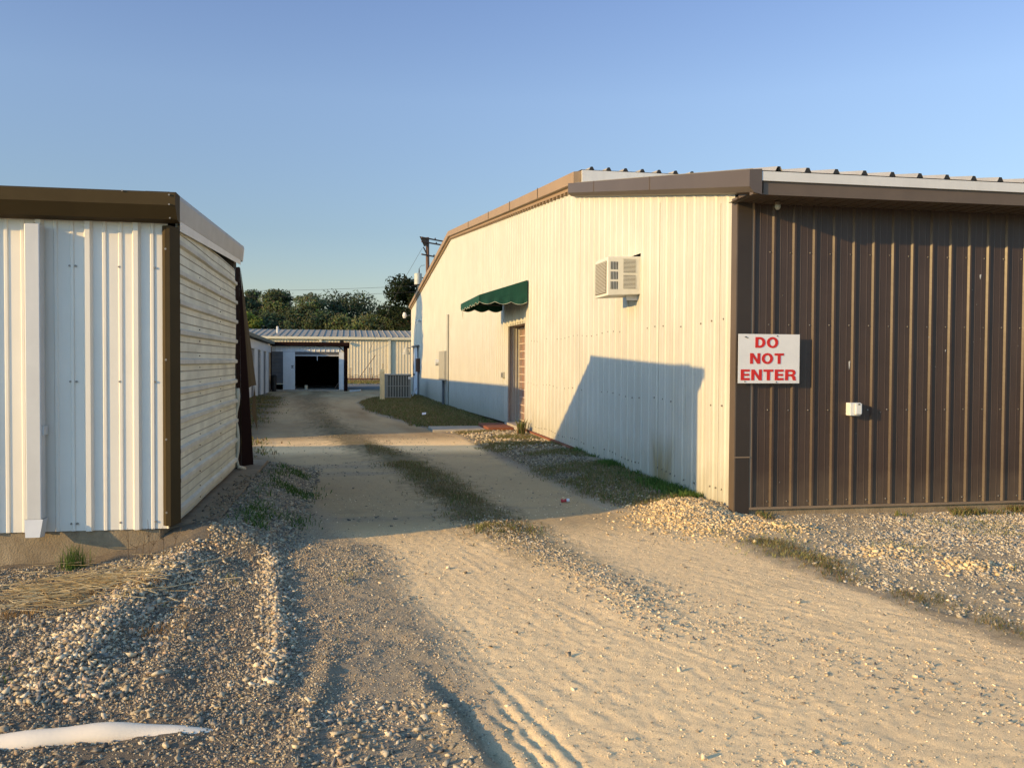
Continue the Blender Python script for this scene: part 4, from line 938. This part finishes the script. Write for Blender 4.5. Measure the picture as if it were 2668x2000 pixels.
def pipe_and_can():
    t = thing('white_pipe', 'fat white plastic pipe half buried in the foreground gravel', 'pipe', (-1.4, 4.0, 0))
    pts = []; rs = []
    for i in range(41):
        x = -2.6+i*.053; y = 3.955+.012*math.sin(i*.25)+.03*(x+1.4)
        z = -.006+.010*math.exp(-((x+1.0)/.25)**2)-.060*max(0, (x+1.1)/.6)**1.3
        pts.append((x, y, float(hmac(np.array([x]), np.array([y]))[0])+z)); rs.append(.05+.003*math.sin(i*1.1))
    MB().tube(pts, rs, 20).build('barrel', 'pvc', t, smooth=True)
    t = thing('drink_can', 'crushed red and white drink can lying on the shaded track', 'can', (2.45, 9.85, 0))
    z = float(zg(2.45, 9.85))+.03; p = Vector((2.45, 9.85, z)); d = Vector((.95, -.3, .08)).normalized()
    MB().tube([p-d*.045, p-d*.033, p-d*.012+Vector((0, 0, -.006)), p+d*.01, p+d*.022], [.016, .022, .014, .020, .021], 12).build('body', 'canred', t, smooth=True)
    MB().tube([p+d*.022, p+d*.048, p+d*.056], [.021, .021, .016], 12).build('end', 'canwhite', t, smooth=True)
    s = MB()
    for (x, y) in ((2.62, 20.0), (2.9, 26.5), (2.2, 28.0)):
        z = float(zg(x, y))+.03
    bl = MB().box(3.74, 3.9, 13.2, 13.75, -.05, .09); tag(bl.build('concrete_block', 'concrete', bevel=.012), 'rough concrete block against the foot of the cream wall', 'block')
    p = MB().add([(2.2, 26.9, -.03), (2.32, 26.95, -.02), (2.35, 27.15, .03), (2.22, 27.12, .02)], [(0, 1, 2, 3)]); tag(p.build('paper_scrap', 'canwhite'), 'white paper scrap lying in the far grass verge', 'litter')
pipe_and_can()

# ---------------------------------------------------------------- row of storage units at the left back
def unit_row():
    XS, y0, y1 = -4.85, 18.2, 58.0
    t = thing('storage_unit_row', 'long low row of storage units with white posts and dark roller doors', 'building', (XS, y0, 0))
    zt = lambda y: 3.28-.012*(y-y0)
    b = MB().add([(XS-.2, y0, -.6), (XS-9, y0, -.6), (XS-9, y1, -.6), (XS-.2, y1, -.6), (XS-.2, y0, zt(y0)-.1), (XS-9, y0, zt(y0)-.1), (XS-9, y1, zt(y1)-.1), (XS-.2, y1, zt(y1)-.1)],
                 [(0,1,5,4),(1,2,6,5),(2,3,7,6),(3,0,4,7)]); b.build('wall', 'whitewall', t)
    h = MB(); pr = profile(y0, y1, .6, [(0, .05, .02, .012)])
    sheet(h, pr, lambda u, d, z: (XS-d*-1, u, z), lambda u: zt(u)-.72, lambda u: zt(u)-.25); h.build('header', 'whitewall', t)
    n = 12; pitch = (y1-y0)/n
    for i in range(n):
        a = y0+i*pitch; ym = a+pitch*.5
        MB().add([(XS, a, -.5), (XS, ym, -.5), (XS, ym, zt(ym)-.7), (XS, a, zt(a)-.7), (XS-.18, a, -.5), (XS-.18, ym, -.5), (XS-.18, ym, zt(ym)-.7), (XS-.18, a, zt(a)-.7)],
                 [(0,1,2,3),(0,3,7,4),(1,5,6,2)]).build('post', 'whitewall', t)
        d = MB(); pz = profile(-.5, zt(ym)-.65, .09, [(0, .05, .02, .018)])
        vs = []; 
        for z, dd in pz: vs += [(XS-.07+dd, ym, z), (XS-.07+dd, a+pitch, z)]
        d.add(vs, [(2*k, 2*k+1, 2*k+3, 2*k+2) for k in range(len(pz)-1)]); d.build('roller_door', 'rolldoor', t)
    r = MB().add([(XS+.25, y0-.3, zt(y0)-.2), (XS+.25, y1+.2, zt(y1)-.2), (XS-9.2, y1+.2, zt(y1)+.35), (XS-9.2, y0-.3, zt(y0)+.35), (XS+.25, y0-.3, zt(y0)-.03), (XS+.25, y1+.2, zt(y1)-.03), (XS-9.2, y1+.2, zt(y1)+.5), (XS-9.2, y0-.3, zt(y0)+.5)],
                 [(0,1,2,3),(4,5,6,7),(0,1,5,4),(1,2,6,5),(2,3,7,6),(3,0,4,7)]); r.build('roof', 'roofdark', t)
unit_row()
# ---------------------------------------------------------------- garage with the open bay
def garage():
    Y, x0, x1, zb = 58.2, -4.83, -.02, -.42
    t = thing('garage', 'low white and maroon garage with one wide open dark bay', 'building', (x0, Y, zb))
    h = MB(); sheet(h, profile(x0, -.32, .305, [(0, .07, .03, .03)]), lambda u, d, z: (u, Y-d, z), lambda u: 2.16, lambda u: 2.52); h.build('header', 'whitewall', t)
    MB().box(-4.12, -3.38, Y-.03, Y+.1, zb+.16, 2.15).build('post', 'whitewall', t); p2 = MB().box(-.61, -.30, Y-.03, Y+.1, zb+.16, 2.15).build('post', 'whitewall', t)
    MB().box(-.30, -.06, Y-.05, Y+.2, zb, 2.55).build('corner_trim', 'maroon', t)
    d = MB(); pz = profile(.12, 2.15, .09, [(0, .05, .02, .018)]); vs = []
    for z, dd in pz: vs += [(x0, Y+.08-dd, z), (-4.12, Y+.08-dd, z)]
    d.add(vs, [(2*k, 2*k+1, 2*k+3, 2*k+2) for k in range(len(pz)-1)]); rd = d.build('roller_door', 'rolldoor', t)
    MB().box(x0, -4.12, Y+.02, Y+.07, .06, .13).build('bottom_bar', 'tangutter', rd)
    d = MB(); pz = profile(1.95, 2.15, .05, [(0, .03, .014, .014)]); vs = []
    for z, dd in pz: vs += [(-3.38, Y+.08-dd, z), (-.61, Y+.08-dd, z)]
    d.add(vs, [(2*k, 2*k+1, 2*k+3, 2*k+2) for k in range(len(pz)-1)]); rd = d.build('roller_door', 'rolldoor', t, )
    MB().box(-3.38, -.61, Y+.03, Y+.08, 1.89, 1.95).build('bottom_bar', 'gutter_white', rd)
    MB().box(-2.0, -1.96, Y-.02, Y+.02, 1.6, 1.9).build('pull_strap', 'gutter_white', rd)
    w = MB().box(x0-.1, x0, Y+.1, Y+9, zb, 2.5); w.box(-.28, -.1, Y+.2, Y+9, zb, 2.5); w.box(x0, -.1, Y+9, Y+9.1, zb, 2.6); w.box(-3.9, -3.8, Y+.12, Y+9, zb, 2.2); w.box(x0, -.1, Y+.15, Y+9, 2.45, 2.52)
    w.build('inner_walls', 'maroon', t)
    r = MB().box(x0-.1, .06, Y-.35, Y+9.4, 2.53, 2.78); r.build('roof_fascia', 'maroon', t, bevel=.05)
    MB().box(x0, -.3, Y-.2, Y+9, zb-.1, zb+.155).build('slab', 'concrete_grey', t)
    MB().bar((-.6, Y-.04, 2.5), (-.3, Y-.04, 2.2), .05).build('brace', 'maroon', p2)
    c = MB().box(-4.02+.4, -4.0+.55, Y-.045, Y-.031, 1.24, 1.28)
    c.box(-3.62, -3.47, Y-.045, Y-.031, 1.12, 1.16); c.box(-3.57, -3.53, Y-.045, Y-.031, 1.16, 1.24); c.build('hasp', 'dark', t)
    t = thing('bucket', 'small pale bucket standing inside the open garage bay', 'bucket', (-2.7, 58.6, -.26))
    MB().tube([(-2.7, 58.6, -.26), (-2.7, 58.6, .0)], [.09, .11], 12).build('body', 'tangutter', t)
    MB().tube([(-2.81, 58.6, -.02), (-2.7, 58.52, .09), (-2.59, 58.6, -.02)], .008, 5).build('handle', 'wire', t)
    t = thing('black_bin', 'narrow black bin standing before the closed roller door', 'bin', (-4.62, 57.5, -.36))
    MB().tube([(-4.62, 57.5, -.36), (-4.62, 57.5, .62)], [.14, .17], 10).build('body', 'dark', t); MB().tube([(-4.62, 57.5, .62), (-4.62, 57.5, .69)], [.18, .1], 10).build('lid', 'dark', t)
    b = MB().bar((-.9, 59.2, -.26), (-.4, 58.9, .45), .09); tag(b.build('leaning_plank', 'wood'), 'short wooden plank leaning inside the garage bay', 'plank')
    b = MB(); b.bar((.1, 57.6, -.33), (.75, 57.2, -.27), .16, .1); tag(b.build('scrap_pipe', 'gutter_white'), 'pale pipe scrap lying by the garage corner', 'pipe')
garage()
# ---------------------------------------------------------------- tan building across the back
def tan_building():
    Y, x0, x1, zb = 90.0, -22.0, 26.0, -.5
    t = thing('metal_building', 'long tan ribbed metal building with grey standing seam roof at the back', 'building', (0, Y, zb))
    w = MB(); sheet(w, profile(x0, x1, .305, [(0, .12, .05, .022)]), lambda u, d, z: (u, Y-d, z), lambda u: zb+.35, lambda u: 3.75); w.build('wall', 'tanwall', t)
    MB().box(x0, x1, Y+.01, Y+.3, zb-.2, zb+.35).build('foundation', 'concrete_grey', t)
    MB().box(x0-.2, x1+.2, Y-.3, Y-.02, 3.72, 3.98).build('gutter', 'tangutter', t, bevel=.03)
    for x in (-2.75, 4.05): 
        MB().box(x-.12, x+.12, Y-.2, Y-.06, zb+.3, 3.72).build('downspout', 'tangutter', t)
    r = MB(); sheet(r, profile(x0, x1, .62, [(0, .10, .06, .055)]), lambda u, d, q: (u, Y-.25+10*q, 3.99+1.0*q+d), lambda u: 0, lambda u: 1); r.build('roof', 'roofgrey', t)
    MB().box(x0, x1, Y+20, Y+20.2, zb, 4.0).build('rear_wall', 'tanwall', t)
    MB().add([(x0, Y, zb), (x0, Y+20, zb), (x0, Y+20, 3.9), (x0, Y+10, 4.95), (x0, Y, 3.9)], [(0, 1, 2, 3, 4)]).build('end_wall', 'tanwall', t)
    MB().add([(x0, Y+10, 4.99), (x1, Y+10, 4.99), (x1, Y+20.3, 3.95), (x0, Y+20.3, 3.95)], [(0, 1, 2, 3)]).build('rear_roof', 'roofgrey', t)
    MB().tube([(-.65, Y-.35, 3.62), (-.65, Y-.6, 3.5)], [.12, .2], 8).build('eave_light', 'dark', t)
    MB().tube([(-7.2, Y+4, 4.4), (-7.2, Y+4, 5.1)], .12, 8).build('vent_pipe', 'gutter_white', t)
    # low rusty rack with stakes in front of it
    t = thing('steel_rack', 'long low rusty steel rack with upright stakes along the tan wall', 'rack', (1, 87, -.36))
    MB().box(-.2, 3.6, 86.4, 86.5, -.22, -.09).build('side_rail', 'rust', t); MB().box(-.2, 3.6, 87.6, 87.7, -.22, -.09).build('side_rail', 'rust', t)
    for i in range(8): MB().box(-.1+i*.5, 0+i*.5, 86.5, 87.6, -.21, -.13).build('cross_member', 'rust', t)
    for x in (.05, .22, 1.95, 2.25): MB().bar((x, 86.42, -.1), (x+(.2*(2.1-x)*1.6 if x > 1.9 else 0), 86.42, .95), .05).build('stake', 'rust', t)
    for i in range(4): MB().box(.3+i*.95, .38+i*.95, 86.42, 86.5, -.42, -.22).build('foot', 'rust', t)
    rl = MB(); rl.tube([(-.2, 86.4, .02), (3.6, 86.4, .02)], .022, 5); rl.tube([(-.2+.25*k, 86.4, .2+.06*math.sin(k*2.1)) for k in range(16)], .016, 5)
    for i in range(16): rl.tube([(-.1+i*.24, 86.4, -.1), (-.1+i*.24+RND.uniform(-.03, .03), 86.4, .2)], .014, 5)
    rl.build('rail', 'rust', t)
    p = MB().tube([(.95, 86.0, -.1), (2.55, 86.0, 2.15)], .03, 6); tag(p.build('leaning_rod', 'rust'), 'long thin rod leaning diagonally against the rusty rack', 'rod')
tan_building()

# ---------------------------------------------------------------- utility pole and lines
def pole():
    Y = 85.0; X0 = 7.42
    t = thing('utility_pole', 'brown wooden utility pole with transformers rising behind the warehouse roof', 'utility pole', (X0, Y, -.4))
    MB().tube([(X0+.12, Y, -.5), (X0+.08, Y, 6), (X0, Y, 13.45)], [.22, .2, .16], 12).build('pole_shaft', 'wood', t, smooth=True)
    def dirp(s, z, dy=0.0): return (X0+s*.62, Y+s*.78+dy, z)     # arms run obliquely
    for z, L, off in ((13.35, 1.9, -.2), (12.95, 2.1, .2), (11.75, 1.7, .2)):
        a = MB().bar((X0-.6, Y-.5, z+.02), (X0+L, Y+.9, z-.16), .1, .12); ao = a.build('crossarm', 'wood', t)
        for s in (.55, 1.0):
            ins = MB()
            p = Vector((X0-.6+(L+.6)*s, Y-.5+1.4*s, z+.02-.18*s)); ins.tube([p, p+Vector((0, 0, .12)), p+Vector((0, 0, .2))], [.05, .07, .03], 8).build('insulator', 'porcelain', ao)
    b = MB(); b.add([(X0-.78, Y-.25, 13.5), (X0-.1, Y-.25, 13.4), (X0-.1, Y-.25, 12.6), (X0-.35, Y-.25, 12.55)], [(0, 1, 2, 3)]); b.bar((X0-.4, Y-.2, 12.5), (X0-.05, Y-.1, 11.8), .09); b.build('bracket', 'dark', t)
    for x, zt in ((X0-.92, 9.95), (X0+.25, 10.05)):
        tk = MB().tube([(x, Y-.5, zt-1.05), (x, Y-.5, zt-.03), (x, Y-.5, zt)], [.36, .36, .3], 18).build('transformer', 'tank', t, smooth=False)
        MB().tube([(x+.1, Y-.5, zt), (x+.1, Y-.5, zt+.45)], [.07, .04], 8).build('bushing', 'porcelain', tk)
        MB().bar((x+.2, Y-.4, zt-.4), (X0, Y-.1, zt-.4), .1).build('mount', 'dark', tk)
        MB().tube([(x, Y-.5, zt-1.13), (x, Y-.5, zt-1.05)], .38, 18).build('base_ring', 'dark', tk)
        MB().tube([(x+.1, Y-.5, zt+.45), (x+.3, Y-.45, zt+.75), (x+.65, Y-.3, zt+.8)], .018, 5).build('lead', 'wire', tk)
    for x, z in ((X0+.95, 11.2), (X0+1.9, 11.55)):
        c = MB().bar((x, Y, z+.45), (x-.12, Y, z-.45), .1).build('fuse_cutout', 'porcelain', t)
        MB().tube([(x-.12, Y, z-.45), (x+.25, Y, z-.5), (x+.3, Y, z+.1), (x+.5, Y, z+.2)], .02, 5).build('jumper', 'wire', c)
    def wire(label, pts, r=.014):
        m = MB(); m.tube(pts, r, 5); tag(m.build('power_line', 'wire'), label, 'power line', group='overhead wires at the pole')
    def sag(a, b, s, n=14): return [tuple(Vector(a).lerp(Vector(b), i/n)-Vector((0, 0, 4*s*(i/n)*(1-i/n)))) for i in range(n+1)]
    wire('guy wire slanting down left from the top of the pole', [(X0-.5, Y-.2, 12.4), (X0-2.4, Y+2, 9.0), (X0-6.5, Y+6, .2)])
    wire('upper of two thin wires crossing the sky before the trees', sag((-40, 105, 10.3), (X0, Y, 8.9), .9))
    wire('lower of two thin wires crossing the sky before the trees', sag((-40, 104, 9.6), (X0-.1, Y, 8.3), .9))
    wire('thin wire leaving the top crossarm toward the warehouse ridge', sag((X0+1.7, Y+.7, 13.2), (40, 92, 12.5), .4))
pole()

# ---------------------------------------------------------------- trees
def leafquads(C, Rr, n, s, base, rng, flat=.72):
    """n small leaf cards through clumps centred on C with radii Rr"""
    k = rng.choice(len(C), n, p=(Rr**2)/np.sum(Rr**2))
    d = rng.normal(size=(n, 3)); d /= np.linalg.norm(d, axis=1)[:, None]
    r = Rr[k]*rng.uniform(.25, 1.12, n)**.6
    P = C[k]+d*r[:, None]*np.array([1, 1, flat])
    a = rng.normal(size=(n, 3)); a /= np.linalg.norm(a, axis=1)[:, None]
    b = np.cross(a, d); b /= np.linalg.norm(b, axis=1)[:, None]+1e-6
    sz = s*rng.uniform(.5, 1.3, n)[:, None]
    V = np.stack([P-a*sz, P-b*sz*.6, P+a*sz, P+b*sz*.6], 1).reshape(-1, 3)
    q = 4*np.arange(n)[:, None]
    f = (q+np.array([[0, 1, 2, 3]])).ravel()
    shade = (.6+.6*rng.random(len(C)))[k]*(.9+.2*rng.random(n))
    t = np.repeat(base[None]*shade[:, None]*(1+.12*rng.normal(size=(n, 3))), 4, 0)
    return V, f, np.clip(t, .005, 1)
def tree(name, label, cat, x, y, h, w, low, col, n, leaf, seed, style='round', group='trees beyond the tan building', z0=-.4, trunk=True):
    rng = np.random.default_rng(seed)
    t = thing(name, label, cat, (x, y, z0), group)
    nc = 52
    C = []; Rr = []
    for i in range(nc):
        f = rng.random(); a = rng.uniform(0, 2*np.pi)
        if style == 'pine': prof = (.35+.65*math.sin(math.pi*min(1, .18+f*.85)))*(.75+.35*math.sin(f*17+seed))
        elif style == 'bush': prof = math.sqrt(max(0, 1-f*f))
        else: prof = math.sin(math.pi*(.12+.82*f))**.6
        rr = w/2*prof*math.sqrt(rng.uniform(.15, 1))*.85
        C.append((x+rr*math.cos(a), y+rr*math.sin(a)*.8, z0+low+(h-low)*f*.93)); Rr.append(w*rng.uniform(.07, .2))
    C = np.array(C); Rr = np.array(Rr)
    C[0] = (x, y, z0+h*.93); Rr[0] = w*.13
    V, f, tt = leafquads(C, Rr, n, leaf, np.array(col), rng, .5 if style == 'pine' else .72)
    o = np_mesh('crown', V-np.array([x, y, z0]), f, 4, M['leaf'], tt); o.parent = t
    if trunk:
        b = MB(); b.tube([(x, y, z0-.3), (x+.15, y, z0+h*.5), (x, y, z0+h*.9)], [h*.022, h*.015, h*.004], 8)
        for i in range(1, 9):
            c = C[i]; zz = z0+low*.8+(c[2]-z0-low)*.75; b.tube([(x+.1, y, zz), tuple((np.array([x, y, zz])+c)/2+np.array([0, 0, .2])), tuple(c)], [h*.008, h*.005, h*.002], 5)
        b.build('trunk', 'bark', t)
G1, G2, G3, G4 = (.115, .145, .08), (.135, .165, .085), (.165, .185, .08), (.26, .30, .065)
def forest():
    K = 1.0
    def px(u, y): return (u-908)/2300*y*1.0+0
    def top(v, y): return 1.6+(943-v)/2300*y+.4
    rows = [
     ('pine_tree', 'tall dark pine with a domed crown above the garage roof line at far left', 672, 132, 760, 8.2, 3.2, G1, 'pine'),
     ('pine_tree', 'pine with an uneven pointed crown, second tall tree from the left', 738, 128, 764, 8.6, 3.2, G2, 'pine'),
     ('pine_tree', 'pine with layered open branches and pale top in the middle of the trees', 816, 126, 769, 9.2, 3.6, G2, 'pine'),
     ('broad_tree', 'wide dense round tree right of the layered pine', 915, 130, 778, 12.5, 2.5, G1, 'round'),
     ('broad_tree', 'tall dark tree rising against the warehouse roof edge', 1062, 118, 730, 9.5, 1.0, (.034, .048, .022), 'round'),
     ('broad_tree', 'small pale tree in the gap beside the tall dark tree', 1000, 134, 838, 7, 1.0, G3, 'round'),
     ('pine_tree', 'dark tree peeking past the left building corner', 622, 130, 775, 6.5, 2.0, G1, 'pine'),
    ]
    for i, (nm, lb, u, y, v, w, low, col, st) in enumerate(rows):
        tree(nm, lb, 'tree', px(u, y), y, top(v, y), w*1.15, low*.6, col, 15000 if w > 9 else 12000, .2, 40+i, st)
    bushes = [(650, 815, 122, 6.0, G4, 'yellow green bush catching light beside the left building corner'), (705, 822, 124, 7, G1, 'dark bush under the leftmost domed pine'),
              (775, 815, 124, 7, G1, 'dark bush between the second pine and the layered pine'), (838, 820, 122, 7.5, G2, 'mid green bush below the layered pine'),
              (893, 830, 121, 7, G3, 'bright green bush in front of the wide round tree'), (958, 822, 121, 8, G3, 'olive bush right of the wide round tree'),
              (1018, 815, 120, 7.5, G2, 'green bush at the foot of the tall dark tree'), (1085, 830, 119, 7, G2, 'green bush nearest the warehouse far corner')]
    for i, (u, v, y, w, col, lb) in enumerate(bushes):
        tree('bush', lb, 'bush', px(u, y), y, top(v, y), w*1.25, .2, col, 7500, .2, 80+i, 'bush', 'bushes at the foot of the trees', trunk=True)
    rng = np.random.default_rng(99)
    C = []; Rr = []
    for i in range(260):
        x = rng.uniform(-170, 190); y = rng.uniform(150, 175); hh = rng.uniform(1, 8.0); C.append((x, y, hh)); Rr.append(rng.uniform(2, 3.6))
    V, f, tt = leafquads(np.array(C), np.array(Rr), 42000, .5, np.array(G1), rng)
    o = np_mesh('treeline', V, f, 4, M['leaf'], tt); tag(o, 'dark continuous band of woods far behind the tan building', 'woods', kind='stuff')
    # the tree out to the left whose shadow falls on the far end of the cream wall
    tree('broad_tree', 'dense tree standing beyond the storage unit row', 'tree', -24, 40.8, 13.5, 7.5, 2.0, G2, 9000, .3, 300, 'round', 'trees by the storage row')
forest()
